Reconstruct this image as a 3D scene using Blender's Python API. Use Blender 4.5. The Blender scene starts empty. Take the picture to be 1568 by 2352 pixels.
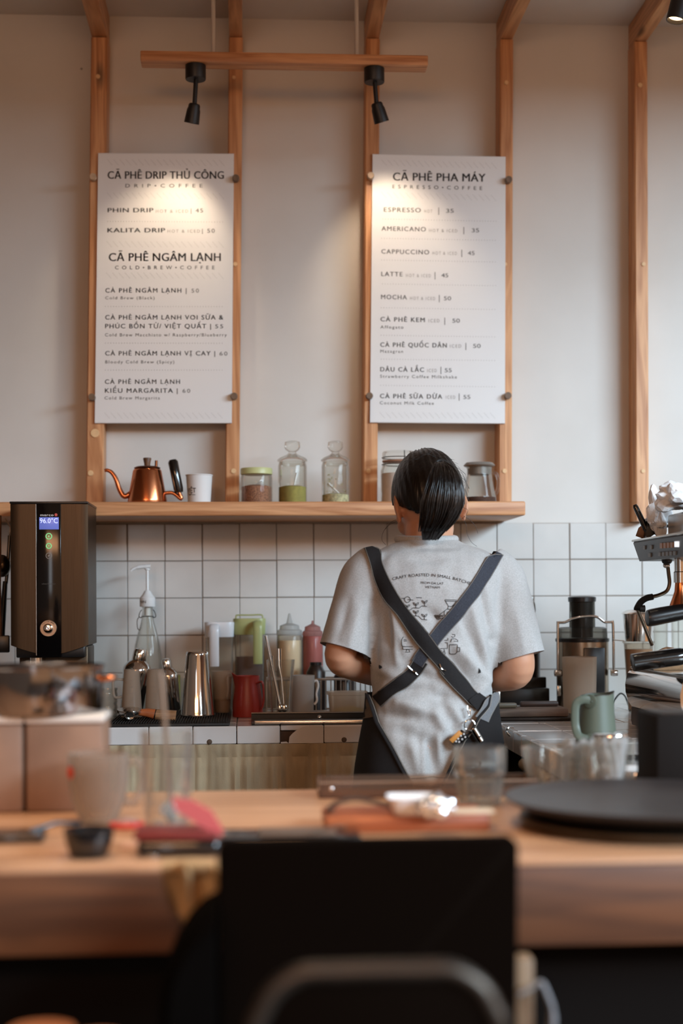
import bpy, bmesh, math, random
from mathutils import Vector, Matrix, Euler, noise
from mathutils.bvhtree import BVHTree
random.seed(7)
SC = bpy.context.scene
COL = SC.collection
PI = math.pi
# ------------------------------------------------------------------ camera
CU, CV, F = 784.0, 1357.6, 3400.0          # principal point and focal length for a 1568x2352 frame
YAW, PITCH, ROLL = 0.06194, 0.00737, -0.00557
CAM = Vector((0.327, -4.008, 1.153))       # wall face is Y=0, floor is Z=0
fw = Vector((math.sin(YAW)*math.cos(PITCH), math.cos(YAW)*math.cos(PITCH), math.sin(PITCH)))
r0 = Vector((math.cos(YAW), -math.sin(YAW), 0)); u0 = r0.cross(fw)
RT = r0*math.cos(ROLL) + u0*math.sin(ROLL); UP = -r0*math.sin(ROLL) + u0*math.cos(ROLL)
cd = bpy.data.cameras.new('camera'); cam = bpy.data.objects.new('camera', cd); COL.objects.link(cam)
cam.matrix_world = Matrix(((RT.x, UP.x, -fw.x, CAM.x), (RT.y, UP.y, -fw.y, CAM.y), (RT.z, UP.z, -fw.z, CAM.z), (0, 0, 0, 1)))
cd.sensor_fit = 'VERTICAL'; cd.sensor_height = 36; cd.sensor_width = 24
cd.lens = F/2352*36; cd.shift_y = (CV-1176)/2352; cd.shift_x = 0
cd.clip_start = .05
cd.dof.use_dof = True; cd.dof.focus_distance = 3.36; cd.dof.aperture_fstop = 2.0
SC.camera = cam
# ------------------------------------------------------------------ world, lights, exposure
def lin(c):
    o = []
    for v in c[:3]:
        v = v/255.0
        o.append(v/12.92 if v <= .04045 else ((v+.055)/1.055)**2.4)
    return tuple(o)+(1.0,)
w = bpy.data.worlds.new('world'); SC.world = w; w.use_nodes = True
bg = w.node_tree.nodes['Background']; bg.inputs[0].default_value = (1.0, .53, .27, 1); bg.inputs[1].default_value = .62
def area(name, loc, target, sx, sy, power, col):
    l = bpy.data.lights.new(name, 'AREA'); l.shape = 'RECTANGLE'; l.size = sx; l.size_y = sy; l.energy = power; l.color = col
    o = bpy.data.objects.new(name, l); COL.objects.link(o); o.location = loc
    o.rotation_euler = (Vector(target)-Vector(loc)).to_track_quat('-Z', 'Y').to_euler(); return o
def spot(name, loc, target, power, col, angle, blend, rad=.02):
    l = bpy.data.lights.new(name, 'SPOT'); l.energy = power; l.color = col; l.spot_size = math.radians(angle); l.spot_blend = blend; l.shadow_soft_size = rad
    o = bpy.data.objects.new(name, l); COL.objects.link(o); o.location = loc
    o.rotation_euler = (Vector(target)-Vector(loc)).to_track_quat('-Z', 'Y').to_euler(); return o
area('window_daylight', (5.5, -4.8, 3.4), (1.2, -1.0, 1.4), 3.0, 1.6, 455, (.60, .82, 1.0))       # sky outside the shop window in wall_right
area('lower_day_fill', (3.7, -6.4, 3.1), (.8, -1.0, .9), 1.8, 1.0, 330, (.66, .85, 1.0))  # extra daylight fill, added to lift the counters and lower parts
l = area('shopfront_daylight', (-.6, -6.6, 1.6), (.0, -1.6, 1.0), .6, 1.5, 3, (.80, .91, 1.0)); l.data.spread = math.radians(110)
l = area('counter_fill', (.1, -2.15, 2.62), (.2, -1.95, .85), .9, .3, 4.0, (1.0, .80, .60)); l.data.spread = math.radians(64)  # added warm fill, unseen, brightens the front counter top
l = area('warm_fill', (-.3, -5.0, 2.3), (.3, -.6, .9), 2.0, .4, 7.5, (1.0, .50, .24)); l.data.spread = math.radians(90)  # added off-camera warm fill for the surfaces facing the camera
SPOT_POWER = 5.0
SC.view_settings.view_transform = 'Standard'; SC.view_settings.look = 'None'
SC.view_settings.gamma = 1; SC.view_settings.use_curve_mapping = False
SC.view_settings.exposure = 0.0
SC.cycles.use_denoising = True
SC.cycles.max_bounces = 10; SC.cycles.transparent_max_bounces = 24; SC.cycles.sample_clamp_indirect = 4
SC.cycles.caustics_reflective = False; SC.cycles.caustics_refractive = False
# ------------------------------------------------------------------ pixel <-> place
def ray(u, v): return fw + RT*((u-CU)/F) - UP*((v-CV)/F)
def W(u, v, Y):
    d = ray(u, v); return CAM + d*((Y-CAM.y)/d.y)
def onZ(u, v, Z):
    d = ray(u, v); return CAM + d*((Z-CAM.z)/d.z)
def onX(u, v, X):
    d = ray(u, v); return CAM + d*((X-CAM.x)/d.x)
def S(Y): return F/(Y-CAM.y)               # pixels per metre at that depth
def pix(p):
    d = Vector(p)-CAM; z = d.dot(fw); return (CU+F*d.dot(RT)/z, CV-F*d.dot(UP)/z)
# ------------------------------------------------------------------ materials
MATS = {}
def newmat(name):
    m = bpy.data.materials.new(name); m.use_nodes = True
    nt = m.node_tree; return m, nt, nt.nodes['Principled BSDF']
def N(nt, t, **k):
    n = nt.nodes.new(t)
    for a, b in k.items(): setattr(n, a, b)
    return n
def mat(name, c, rough=.5, metal=0, spec=.5, var=0, vs=20, bump=0, bs=200, stretch=(1, 1, 1), coat=0, trans=0, emit=None, estr=1, sss=0, aniso=0):
    if name in MATS: return MATS[name]
    m, nt, b = newmat(name)
    b.inputs['Base Color'].default_value = lin(c); b.inputs['Roughness'].default_value = rough; b.inputs['Metallic'].default_value = metal
    b.inputs['Specular IOR Level'].default_value = spec; b.inputs['Coat Weight'].default_value = coat
    if sss: b.inputs['Subsurface Weight'].default_value = sss; b.inputs['Subsurface Scale'].default_value = .01
    if trans: b.inputs['Transmission Weight'].default_value = trans
    if emit: b.inputs['Emission Color'].default_value = lin(emit); b.inputs['Emission Strength'].default_value = estr
    if var or bump:
        tc = N(nt, 'ShaderNodeTexCoord'); mp = N(nt, 'ShaderNodeMapping'); mp.inputs['Scale'].default_value = stretch
        nt.links.new(tc.outputs['Object'], mp.inputs[0])
    if var:
        n = N(nt, 'ShaderNodeTexNoise'); n.inputs['Scale'].default_value = vs; n.inputs['Detail'].default_value = 5
        nt.links.new(mp.outputs[0], n.inputs['Vector'])
        r = N(nt, 'ShaderNodeMapRange'); r.inputs[1].default_value = .3; r.inputs[2].default_value = .7; r.inputs[3].default_value = 1-var; r.inputs[4].default_value = 1+var
        nt.links.new(n.outputs['Fac'], r.inputs[0])
        mx = N(nt, 'ShaderNodeMix', data_type='RGBA', blend_type='MULTIPLY'); mx.inputs[0].default_value = 1
        mx.inputs[6].default_value = lin(c); nt.links.new(r.outputs[0], mx.inputs[7]); nt.links.new(mx.outputs[2], b.inputs['Base Color'])
    if bump:
        n2 = N(nt, 'ShaderNodeTexNoise'); n2.inputs['Scale'].default_value = bs; n2.inputs['Detail'].default_value = 4
        nt.links.new(mp.outputs[0], n2.inputs['Vector'])
        bp = N(nt, 'ShaderNodeBump'); bp.inputs['Strength'].default_value = bump; bp.inputs['Distance'].default_value = .002
        nt.links.new(n2.outputs['Fac'], bp.inputs['Height']); nt.links.new(bp.outputs[0], b.inputs['Normal'])
    MATS[name] = m; return m
def wood(name, c1, c2, axis='Z', rough=.45, sc=1.0, knots=True):
    if name in MATS: return MATS[name]
    m, nt, b = newmat(name); b.inputs['Roughness'].default_value = rough
    tc = N(nt, 'ShaderNodeTexCoord'); mp = N(nt, 'ShaderNodeMapping')
    s = [26*sc, 26*sc, 26*sc]; s['XYZ'.index(axis)] = 1.6*sc; mp.inputs['Scale'].default_value = s
    oi = N(nt, 'ShaderNodeObjectInfo'); ad = N(nt, 'ShaderNodeVectorMath', operation='ADD')
    nt.links.new(tc.outputs['Object'], ad.inputs[0]); nt.links.new(oi.outputs['Random'], ad.inputs[1]); nt.links.new(ad.outputs[0], mp.inputs[0])
    n1 = N(nt, 'ShaderNodeTexNoise'); n1.inputs['Scale'].default_value = 1.0; n1.inputs['Detail'].default_value = 3; n1.inputs['Distortion'].default_value = .6
    nt.links.new(mp.outputs[0], n1.inputs['Vector'])
    ml = N(nt, 'ShaderNodeMath', operation='MULTIPLY'); ml.inputs[1].default_value = 9; nt.links.new(n1.outputs['Fac'], ml.inputs[0])
    pp = N(nt, 'ShaderNodeMath', operation='PINGPONG'); pp.inputs[1].default_value = 1; nt.links.new(ml.outputs[0], pp.inputs[0])
    n2 = N(nt, 'ShaderNodeTexNoise'); n2.inputs['Scale'].default_value = 7; n2.inputs['Detail'].default_value = 6; nt.links.new(mp.outputs[0], n2.inputs['Vector'])
    av = N(nt, 'ShaderNodeMix'); av.inputs[0].default_value = .4; nt.links.new(pp.outputs[0], av.inputs[2]); nt.links.new(n2.outputs['Fac'], av.inputs[3])
    cr = N(nt, 'ShaderNodeValToRGB'); cr.color_ramp.elements[0].color = lin(c1); cr.color_ramp.elements[1].color = lin(c2)
    cr.color_ramp.elements[0].position = .1; cr.color_ramp.elements[1].position = .8
    nt.links.new(av.outputs[0], cr.inputs[0]); out = cr.outputs[0]
    if knots:
        mp2 = N(nt, 'ShaderNodeMapping'); s2 = [7, 7, 7]; s2['XYZ'.index(axis)] = 2.2; mp2.inputs['Scale'].default_value = s2
        nt.links.new(ad.outputs[0], mp2.inputs[0])
        vo = N(nt, 'ShaderNodeTexVoronoi'); vo.inputs['Scale'].default_value = 1; nt.links.new(mp2.outputs[0], vo.inputs['Vector'])
        mr = N(nt, 'ShaderNodeMapRange'); mr.inputs[1].default_value = .03; mr.inputs[2].default_value = .10; mr.inputs[3].default_value = .35; mr.inputs[4].default_value = 1
        nt.links.new(vo.outputs['Distance'], mr.inputs[0])
        mx = N(nt, 'ShaderNodeMix', data_type='RGBA', blend_type='MULTIPLY'); mx.inputs[0].default_value = 1
        nt.links.new(out, mx.inputs[6]); nt.links.new(mr.outputs[0], mx.inputs[7]); out = mx.outputs[2]
    nt.links.new(out, b.inputs['Base Color'])
    bp = N(nt, 'ShaderNodeBump'); bp.inputs['Strength'].default_value = .15; bp.inputs['Distance'].default_value = .001
    nt.links.new(av.outputs[0], bp.inputs['Height']); nt.links.new(bp.outputs[0], b.inputs['Normal'])
    MATS[name] = m; return m
def glass(name, tint=(250, 250, 248), edge=(165, 160, 152), rough=.03, refl=1.0, body=0, bodyc=(230, 230, 225), ior=1.22):
    """thin clear glass: transparent wall, Fresnel gloss, thicker (darker) at grazing angles; body>0 adds a frosted share"""
    if name in MATS: return MATS[name]
    m = bpy.data.materials.new(name); m.use_nodes = True; nt = m.node_tree; nt.nodes.clear()
    out = N(nt, 'ShaderNodeOutputMaterial')
    lw = N(nt, 'ShaderNodeLayerWeight'); lw.inputs[0].default_value = .25
    mc = N(nt, 'ShaderNodeMix', data_type='RGBA'); mc.inputs[6].default_value = lin(tint); mc.inputs[7].default_value = lin(edge)
    nt.links.new(lw.outputs['Facing'], mc.inputs[0])
    tr = N(nt, 'ShaderNodeBsdfTransparent'); nt.links.new(mc.outputs[2], tr.inputs[0])
    gl = N(nt, 'ShaderNodeBsdfGlossy'); gl.inputs['Roughness'].default_value = rough; gl.inputs['Color'].default_value = (refl, refl, refl, 1)
    fr = N(nt, 'ShaderNodeFresnel'); fr.inputs[0].default_value = ior
    a = N(nt, 'ShaderNodeMixShader'); fm = N(nt, 'ShaderNodeMath', operation='MULTIPLY'); fm.inputs[1].default_value = .6; nt.links.new(fr.outputs[0], fm.inputs[0]); nt.links.new(fm.outputs[0], a.inputs[0]); nt.links.new(tr.outputs[0], a.inputs[1]); nt.links.new(gl.outputs[0], a.inputs[2])
    last = a
    if body:
        df = N(nt, 'ShaderNodeBsdfDiffuse'); df.inputs[0].default_value = lin(bodyc); tl = N(nt, 'ShaderNodeBsdfTranslucent'); tl.inputs[0].default_value = lin(bodyc)
        h = N(nt, 'ShaderNodeMixShader'); h.inputs[0].default_value = .5; nt.links.new(df.outputs[0], h.inputs[1]); nt.links.new(tl.outputs[0], h.inputs[2])
        c = N(nt, 'ShaderNodeMixShader'); c.inputs[0].default_value = body; nt.links.new(a.outputs[0], c.inputs[1]); nt.links.new(h.outputs[0], c.inputs[2]); last = c
    nt.links.new(last.outputs[0], out.inputs[0]); MATS[name] = m; return m
# ------------------------------------------------------------------ geometry
class MB:
    def __init__(s): s.v = []; s.f = []
    def add(s, vs, fs, M=None):
        o = len(s.v); s.v += [(M @ Vector(p)) if M else Vector(p) for p in vs]; s.f += [[i+o for i in f] for f in fs]; return s
    def lathe(s, prof, n=36, c=(0, 0, 0), M=None, sx=1, sy=1):
        vs = []; fs = []; k = len(prof)
        for r, z in prof:
            for i in range(n):
                a = 2*PI*i/n; vs.append((c[0]+r*math.cos(a)*sx, c[1]+r*math.sin(a)*sy, c[2]+z))
        for j in range(k-1):
            for i in range(n):
                i2 = (i+1) % n; fs.append([j*n+i, j*n+i2, (j+1)*n+i2, (j+1)*n+i])
        if prof[0][0] > 1e-6: fs.append(list(range(n))[::-1])
        if prof[-1][0] > 1e-6: fs.append([(k-1)*n+i for i in range(n)])
        return s.add(vs, fs, M)
    def shell(s, prof, t, n=36, M=None, c=(0, 0, 0)):
        """open vessel: outer profile bottom to top, then back down inside"""
        inn = [(max(r-t, .0005), z if i else z+t) for i, (r, z) in enumerate(prof)]
        return s.lathe([(0.0001, prof[0][1])]+prof+inn[::-1]+[(0.0001, inn[0][1])], n, c, M)
    def box(s, a, b, bev=.002, M=None, seg=2):
        bm = bmesh.new(); bmesh.ops.create_cube(bm, size=1)
        a = Vector(a); b = Vector(b); c = (a+b)/2; d = b-a
        for v in bm.verts: v.co = Vector((v.co.x*d.x, v.co.y*d.y, v.co.z*d.z))+c
        if bev > 0: bmesh.ops.bevel(bm, geom=bm.edges[:], offset=min(bev, abs(d.x)*.45, abs(d.y)*.45, abs(d.z)*.45), segments=seg, affect='EDGES', profile=.5)
        bm.verts.index_update(); s.add([v.co.copy() for v in bm.verts], [[v.index for v in f.verts] for f in bm.faces], M); bm.free(); return s
    def tube(s, pts, r, n=10, closed=False, M=None, flat=1.0, upv=None):
        pts = [Vector(p) for p in pts]; k = len(pts)
        R = r if isinstance(r, (list, tuple)) else [r]*k
        vs = []; fs = []; pn = None
        for i, p in enumerate(pts):
            if closed: t = pts[(i+1) % k]-pts[i-1]
            else: t = pts[min(i+1, k-1)]-pts[max(i-1, 0)]
            t.normalize()
            if pn is None:
                q = Vector(upv) if upv else (Vector((0, 0, 1)) if abs(t.z) < .9 else Vector((1, 0, 0)))
                nn = (q-t*q.dot(t)).normalized()
            else: nn = (pn-t*pn.dot(t)).normalized()
            pn = nn; bn = t.cross(nn)
            for j in range(n):
                a = 2*PI*j/n; vs.append(p+nn*math.cos(a)*R[i]*flat+bn*math.sin(a)*R[i])
        for i in range(k if closed else k-1):
            i2 = (i+1) % k
            for j in range(n):
                j2 = (j+1) % n; fs.append([i*n+j, i*n+j2, i2*n+j2, i2*n+j])
        if not closed: fs += [list(range(n))[::-1], [(k-1)*n+j for j in range(n)]]
        return s.add(vs, fs, M)
    def ball(s, c, r, n=16, M=None, rot=None):
        r = (r, r, r) if isinstance(r, (int, float)) else r
        vs = []; fs = []; h = n//2
        Q = Euler(rot).to_matrix() if rot else None
        for j in range(h+1):
            p = PI*j/h
            for i in range(n):
                a = 2*PI*i/n; q = Vector((r[0]*math.sin(p)*math.cos(a), r[1]*math.sin(p)*math.sin(a), -r[2]*math.cos(p)))
                if Q: q = Q @ q
                vs.append(q+Vector(c))
        for j in range(h):
            for i in range(n):
                i2 = (i+1) % n; fs.append([j*n+i, j*n+i2, (j+1)*n+i2, (j+1)*n+i])
        return s.add(vs, fs, M)
    def loft(s, rings, closed_ends=True):
        n = len(rings[0]); vs = [p for r in rings for p in r]; fs = []
        for j in range(len(rings)-1):
            for i in range(n):
                i2 = (i+1) % n; fs.append([j*n+i, j*n+i2, (j+1)*n+i2, (j+1)*n+i])
        if closed_ends: fs += [list(range(n))[::-1], [(len(rings)-1)*n+i for i in range(n)]]
        return s.add(vs, fs)
    def prism(s, poly, axis, a, b, M=None):
        """2-D outline (list of pairs) extruded along axis from a to b"""
        def mk(p, t): q = {'X': (t, p[0], p[1]), 'Y': (p[0], t, p[1]), 'Z': (p[0], p[1], t)}[axis]; return q
        n = len(poly); vs = [mk(p, a) for p in poly]+[mk(p, b) for p in poly]
        fs = [list(range(n)), [n+i for i in range(n)][::-1]]+[[i, n+i, n+(i+1) % n, (i+1) % n] for i in range(n)]
        return s.add(vs, fs, M)
    def mesh(s, name, sharp=40):
        me = bpy.data.meshes.new(name); me.from_pydata([tuple(v) for v in s.v], [], s.f)
        bm = bmesh.new(); bm.from_mesh(me); bmesh.ops.remove_doubles(bm, verts=bm.verts, dist=1e-6); bmesh.ops.recalc_face_normals(bm, faces=bm.faces); bm.to_mesh(me); bm.free()
        me.shade_smooth()
        if sharp: me.set_sharp_from_angle(angle=math.radians(sharp))
        return me
    def build(s, name, m, parent=None, world=False, sharp=40, label=None):
        """world=True: vertices are world positions, stored relative to the parent's base"""
        if world and parent is not None:
            l = parent.matrix_basis.inverted(); s.v = [l @ v for v in s.v]
        me = s.mesh(name, sharp); me.materials.append(m)
        o = bpy.data.objects.new(name, me); COL.objects.link(o)
        if parent is not None: o.parent = parent
        if label: o['label'] = label
        return o
def tag(o, label, cat, group=None, kind=None):
    o['label'] = label; o['category'] = cat
    if group: o['group'] = group
    if kind: o['kind'] = kind
    return o
def thing(name, loc, label, cat, group=None, rot=(0, 0, 0), kind=None):
    o = bpy.data.objects.new(name, None); COL.objects.link(o); o.empty_display_size = .05
    o.rotation_euler = rot; o.location = loc
    o.matrix_basis = Matrix.LocRotScale(Vector(loc), Euler(rot), None)
    return tag(o, label, cat, group, kind)
def copy_tree(o, loc=None, rz=None, label=None, parent=None):
    c = o.copy(); COL.objects.link(c); c.parent = parent
    if loc is not None: c.location = loc
    if rz is not None: c.rotation_euler.z = rz
    if label: c['label'] = label
    for ch in list(o.children): copy_tree(ch, parent=c)
    return c
def spline(pts, n=8):
    """Catmull-Rom through points"""
    P = [Vector(p) for p in pts]; P = [P[0]*2-P[1]]+P+[P[-1]*2-P[-2]]; o = []
    for i in range(1, len(P)-2):
        a, b, c, d = P[i-1:i+3]
        for k in range(n):
            t = k/n; o.append(.5*((2*b)+(c-a)*t+(2*a-5*b+4*c-d)*t*t+(3*b-a-3*c+d)*t**3))
    o.append(P[-2]); return o
TXT = {}
def text2d(body, bold=0, spacing=1.0):
    """flat outline of a line of lettering: vertices, faces, width, capital height"""
    k = (body, bold, spacing)
    if k in TXT: return TXT[k]
    cu = bpy.data.curves.new('t', 'FONT'); cu.body = body; cu.space_character = spacing; cu.offset = bold; cu.resolution_u = 3
    o = bpy.data.objects.new('t', cu); COL.objects.link(o)
    dg = bpy.context.evaluated_depsgraph_get(); me = bpy.data.meshes.new_from_object(o.evaluated_get(dg))
    vs = [v.co.copy() for v in me.vertices]; fs = [list(p.vertices) for p in me.polygons]
    bpy.data.objects.remove(o); bpy.data.curves.remove(cu); bpy.data.meshes.remove(me)
    TXT[k] = (vs, fs); return TXT[k]
def capheight():
    return max(v.y for v in text2d('H')[0])
CAPH = capheight()
# ------------------------------------------------------------------ room shell
def wallmat():
    m, nt, b = newmat('plaster'); b.inputs['Roughness'].default_value = .85; b.inputs['Specular IOR Level'].default_value = .2
    tc = N(nt, 'ShaderNodeTexCoord'); n = N(nt, 'ShaderNodeTexNoise'); n.inputs['Scale'].default_value = 2.2; n.inputs['Detail'].default_value = 5
    nt.links.new(tc.outputs['Object'], n.inputs['Vector'])
    cr = N(nt, 'ShaderNodeValToRGB'); cr.color_ramp.elements[0].position = .3; cr.color_ramp.elements[1].position = .7
    cr.color_ramp.elements[0].color = lin((208, 203, 196)); cr.color_ramp.elements[1].color = lin((222, 218, 212)); nt.links.new(n.outputs['Fac'], cr.inputs[0])
    vo = N(nt, 'ShaderNodeTexVoronoi'); vo.inputs['Scale'].default_value = 4.5; nt.links.new(tc.outputs['Object'], vo.inputs['Vector'])
    mr = N(nt, 'ShaderNodeMapRange'); mr.inputs[1].default_value = .012; mr.inputs[2].default_value = .02; mr.inputs[3].default_value = .45; mr.inputs[4].default_value = 1
    nt.links.new(vo.outputs['Distance'], mr.inputs[0])
    mx = N(nt, 'ShaderNodeMix', data_type='RGBA', blend_type='MULTIPLY'); mx.inputs[0].default_value = 1
    nt.links.new(cr.outputs[0], mx.inputs[6]); nt.links.new(mr.outputs[0], mx.inputs[7]); nt.links.new(mx.outputs[2], b.inputs['Base Color'])
    n2 = N(nt, 'ShaderNodeTexNoise'); n2.inputs['Scale'].default_value = 14; n2.inputs['Detail'].default_value = 6; nt.links.new(tc.outputs['Object'], n2.inputs['Vector'])
    bp = N(nt, 'ShaderNodeBump'); bp.inputs['Strength'].default_value = .25; bp.inputs['Distance'].default_value = .004
    nt.links.new(n2.outputs['Fac'], bp.inputs['Height']); nt.links.new(bp.outputs[0], b.inputs['Normal']); return m
PLASTER = wallmat()
TILE = mat('tile_glaze', (206, 203, 198), .22, var=.05, vs=9, bump=.08, bs=25)
GROUT = mat('grout', (138, 122, 108), .9)
TILE_TOP = 1.366
def structure(o): o['kind'] = 'structure'; return o
wall = structure(MB().box((-2.6, 0, 0), (2.6, .12, 2.75), 0).build('wall_back', PLASTER))
MB().box((-1.3, -.006, .80), (1.95, .001, TILE_TOP), 0).build('wall_grout', GROUT, wall)
tl = MB()
for i in range(-13, 19):
    for j in range(0, 6):
        x = i*.1+random.uniform(-.0006, .0006); z = TILE_TOP-(j+1)*.1+random.uniform(-.0006, .0006); d = random.uniform(0, .0008)
        tl.box((x+.0009, -.0095-d, z+.0009), (x+.0991, -.004, z+.0991), .0018, seg=2)
tl.build('wall_tiles', TILE, wall, sharp=1)
structure(MB().box((-2.6, -7.5, -.05), (2.6, .12, 0), 0).build('floor', mat('floor_concrete', (70, 62, 56), .6, var=.2, vs=3)))
CEIL = 2.735
structure(MB().box((-2.6, -7.5, CEIL), (2.6, .12, CEIL+.05), 0).build('ceiling', PLASTER))
structure(MB().box((-1.2, -7.5, 0), (-1.08, -.0005, 2.7345), 0).build('wall_left_blocker', mat('blocker_dark', (112, 86, 66), .8, var=.08, vs=3)))  # unseen wall, set close and dark to shade the left side

wr = MB()
for a, b in (((2.6, -7.5, 0), (2.75, .12, .45)), ((2.6, -7.5, 2.60), (2.75, .12, 3.9)), ((2.6, -.75, .45), (2.75, .12, 2.60)), ((2.6, -7.5, .45), (2.75, -7.2, 2.60))): wr.box(a, b, 0)
structure(wr.build('wall_right', PLASTER, sharp=30))
# ------------------------------------------------------------------ timber posts and rafters
PINE_Z = wood('pine_upright', (172, 112, 68), (220, 164, 116), 'Z')
PINE_X = wood('pine_lengthwise', (170, 108, 64), (216, 158, 110), 'X')
PINE_Y = wood('pine_rafter', (176, 118, 74), (220, 166, 118), 'Y')
PLUG = mat('pine_plug', (226, 186, 138), .5, var=.1, vs=60)
PF = -.07
SHY, SHT, SHH = -.285, CAM.z+.2535, .036
posts = [  # bottom left/right px, v ; top left/right px, v ; name bits
    (197, 237, 1150, 209, 247, 85, 'pine wall post carrying the left edge of the left menu board'),
    (517, 549, 1150, 525.5, 557.5, 85, 'pine wall post carrying the right edge of the left menu board'),
    (834, 866.5, 1150, 840, 872, 88, 'pine wall post carrying the left edge of the right menu board'),
    (1145, 1175, 1150, 1148, 1178.5, 90, 'pine wall post carrying the right edge of the right menu board'),
    (1460, 1490, 1196, 1456.5, 1486.5, 95, 'pine wall post standing alone at the far right above the tiles')]
plugs = [[(218, 995, 10), (208, 1087, 6.5), (225, 176, 5)], [(536, 1082, 6), (540, 607, 5), (537, 178, 4)], [(846, 1082, 5.5), (856, 607, 4)], [(1158, 1082, 5.5), (1162, 190, 5), (1160, 607, 4)], [(1476, 1082, 5), (1469, 196, 5.5), (1477, 607, 5)]]
rlab = ['leftmost ceiling rafter above the left menu board', 'second ceiling rafter from the left, running straight at the viewer', 'third ceiling rafter from the left above the hanging timber bar', 'fourth ceiling rafter from the left, just right of the timber bar', 'rightmost ceiling rafter beside the lit spot lamp']
for k, (bl, br, bv, tl_, tr, tv, lab) in enumerate(posts):
    B = [W(bl, bv, PF), W(br, bv, PF)]; T = [W(tl_, tv, PF), W(tr, tv, PF)]
    zb = SHT if k < 4 else B[0].z; zt = T[0].z
    def xat(i, z, B=B, T=T): t = (z-B[0].z)/(T[0].z-B[0].z); return B[i].x+(T[i].x-B[i].x)*t
    cx = (xat(0, zb)+xat(1, zb))/2
    th = thing('timber_post', (cx, -.035, zb), lab, 'post', 'pine posts on the wall')
    m = MB(); rings = []
    for z in [zb+(zt-zb)*q/8 for q in range(9)]:
        a, b_ = xat(0, z), xat(1, z); e = .003
        rings.append([Vector((a+e, PF, z)), Vector((b_-e, PF, z)), Vector((b_, PF+e, z)), Vector((b_, -.001, z)), Vector((a, -.001, z)), Vector((a, PF+e, z))])
    m.loft(rings).build('beam', PINE_Z, th, world=True)
    for (u, v, r) in plugs[k]:
        p = W(u, v, PF); MB().lathe([(r/S(PF), 0), (r/S(PF), .002), (r/S(PF)-.0008, .0028)], 20, M=Matrix.Translation(p) @ Matrix.Rotation(PI/2, 4, 'X')).build('dowel_plug', PLUG, th, world=True)
    wx = T[1].x-T[0].x
    rf = MB().box((T[0].x+.001, -3.3, zt+.0015), (T[1].x-.001, -.002, CEIL-.001), .003)
    rr = thing('ceiling_rafter', ((T[0].x+T[1].x)/2, -1.6, zt), rlab[k], 'rafter', 'pine rafters under the ceiling')
    rf.build('beam', PINE_Y, rr, world=True)
# wall shelf
sl, sr = W(-60, 1165, SHY).x, W(1206.5, 1165, SHY).x
sh = thing('wall_shelf', ((sl+sr)/2, -.14, SHT-SHH), 'long thick pine shelf under the menu boards', 'shelf')
MB().box((sl-.4, SHY, SHT-SHH), (sr, -.001, SHT), .004, seg=3).build('board', PINE_X, sh, world=True)
# hanging timber bar with rods and two spot lamps
BY = -.30
p0, p1 = W(322, 115, BY), W(983, 150, BY)
br_ = thing('lamp_bar', ((p0.x+p1.x)/2, BY+.025, p1.z), 'horizontal pine bar hung in front of the wall carrying two black spot lamps', 'beam')
MB().box((p0.x, BY, p1.z), (p1.x, BY+.055, p0.z), .003).build('timber', PINE_X, br_, world=True)
for u in (490, 819):
    a = W(u, 110, BY+.03); MB().tube([(a.x, BY+.03, p0.z-.005), (a.x, BY+.03, CEIL-.001)], .0055, 12).build('hanging_rod', mat('white_conduit', (205, 200, 194), .4), br_, world=True)
BLACK = mat('black_powdercoat', (22, 19, 18), .45)
BULB = mat('lamp_glow', (255, 220, 180), .4, emit=(255, 205, 150), estr=6)
def spotlamp(u, v0, hu0, hv0, hu1, hv1, lab, aim, Y=BY+.028):
    s = S(Y); top = W(u, v0, Y); top.z = p1.z
    th = thing('spot_lamp', top, lab, 'lamp', 'black spot lamps'); r = 23.5/s
    MB().lathe([(r*.96, -33/s), (r, -31/s), (r, -.001), (.001, 0)][::1], 32, c=top).build('canopy', BLACK, th, world=True)
    h0, h1 = W(hu0, hv0, Y), W(hu1, hv1, Y)
    MB().tube([(top.x+1/s, Y, top.z-30/s), (h0.x, Y, h0.z+4/s), (h0.x, Y, h0.z-3/s)], 5.2/s, 14).build('stem', BLACK, th, world=True)
    d = Vector(aim)-h0; d.y = min(d.y, .05); d.normalize()
    ax = (h1-h0); L = ax.length
    tilt = (h1-h0).normalized(); tilt = Vector((tilt.x, .28, tilt.z)).normalized()
    M = Matrix.Translation(h0) @ tilt.to_track_quat('Z', 'Y').to_matrix().to_4x4()
    hd = MB().lathe([(.001, -2/s), (11/s, 0), (13.5/s, 4/s), (13.5/s, 9/s), (15.5/s, 15/s), (17.5/s, L), (16/s, L), (14/s, L-.012), (.001, L-.012)], 28, M=M).build('lamp_head', BLACK, th, world=True)
    MB().lathe([(.001, 0), (13/s, 0), (13/s, .002), (.001, .003)], 20, M=M @ Matrix.Translation((0, 0, L-.011))).build('bulb', BULB, hd) if 0 else None
    b = MB().lathe([(.001, L-.0115), (13.4/s, L-.0115), (13.4/s, L-.0085), (.001, L-.007)], 20, M=M).build('bulb', BULB, th, world=True)
    return h1+tilt*.004
aL, aR = W(385, 560, -.09), W(905, 560, -.09)
hL = spotlamp(449, 153, 447, 238, 439, 281, 'black spot lamp on the left of the timber bar', aL)
hR = spotlamp(859, 153, 864, 236, 878, 279, 'black spot lamp on the right of the timber bar', aR)
spot('menu_spot_left', hL, aL, SPOT_POWER, (1.0, .80, .58), 75, .8)
spot('menu_spot_right', hR, aR, SPOT_POWER, (1.0, .80, .58), 75, .8)
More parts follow.
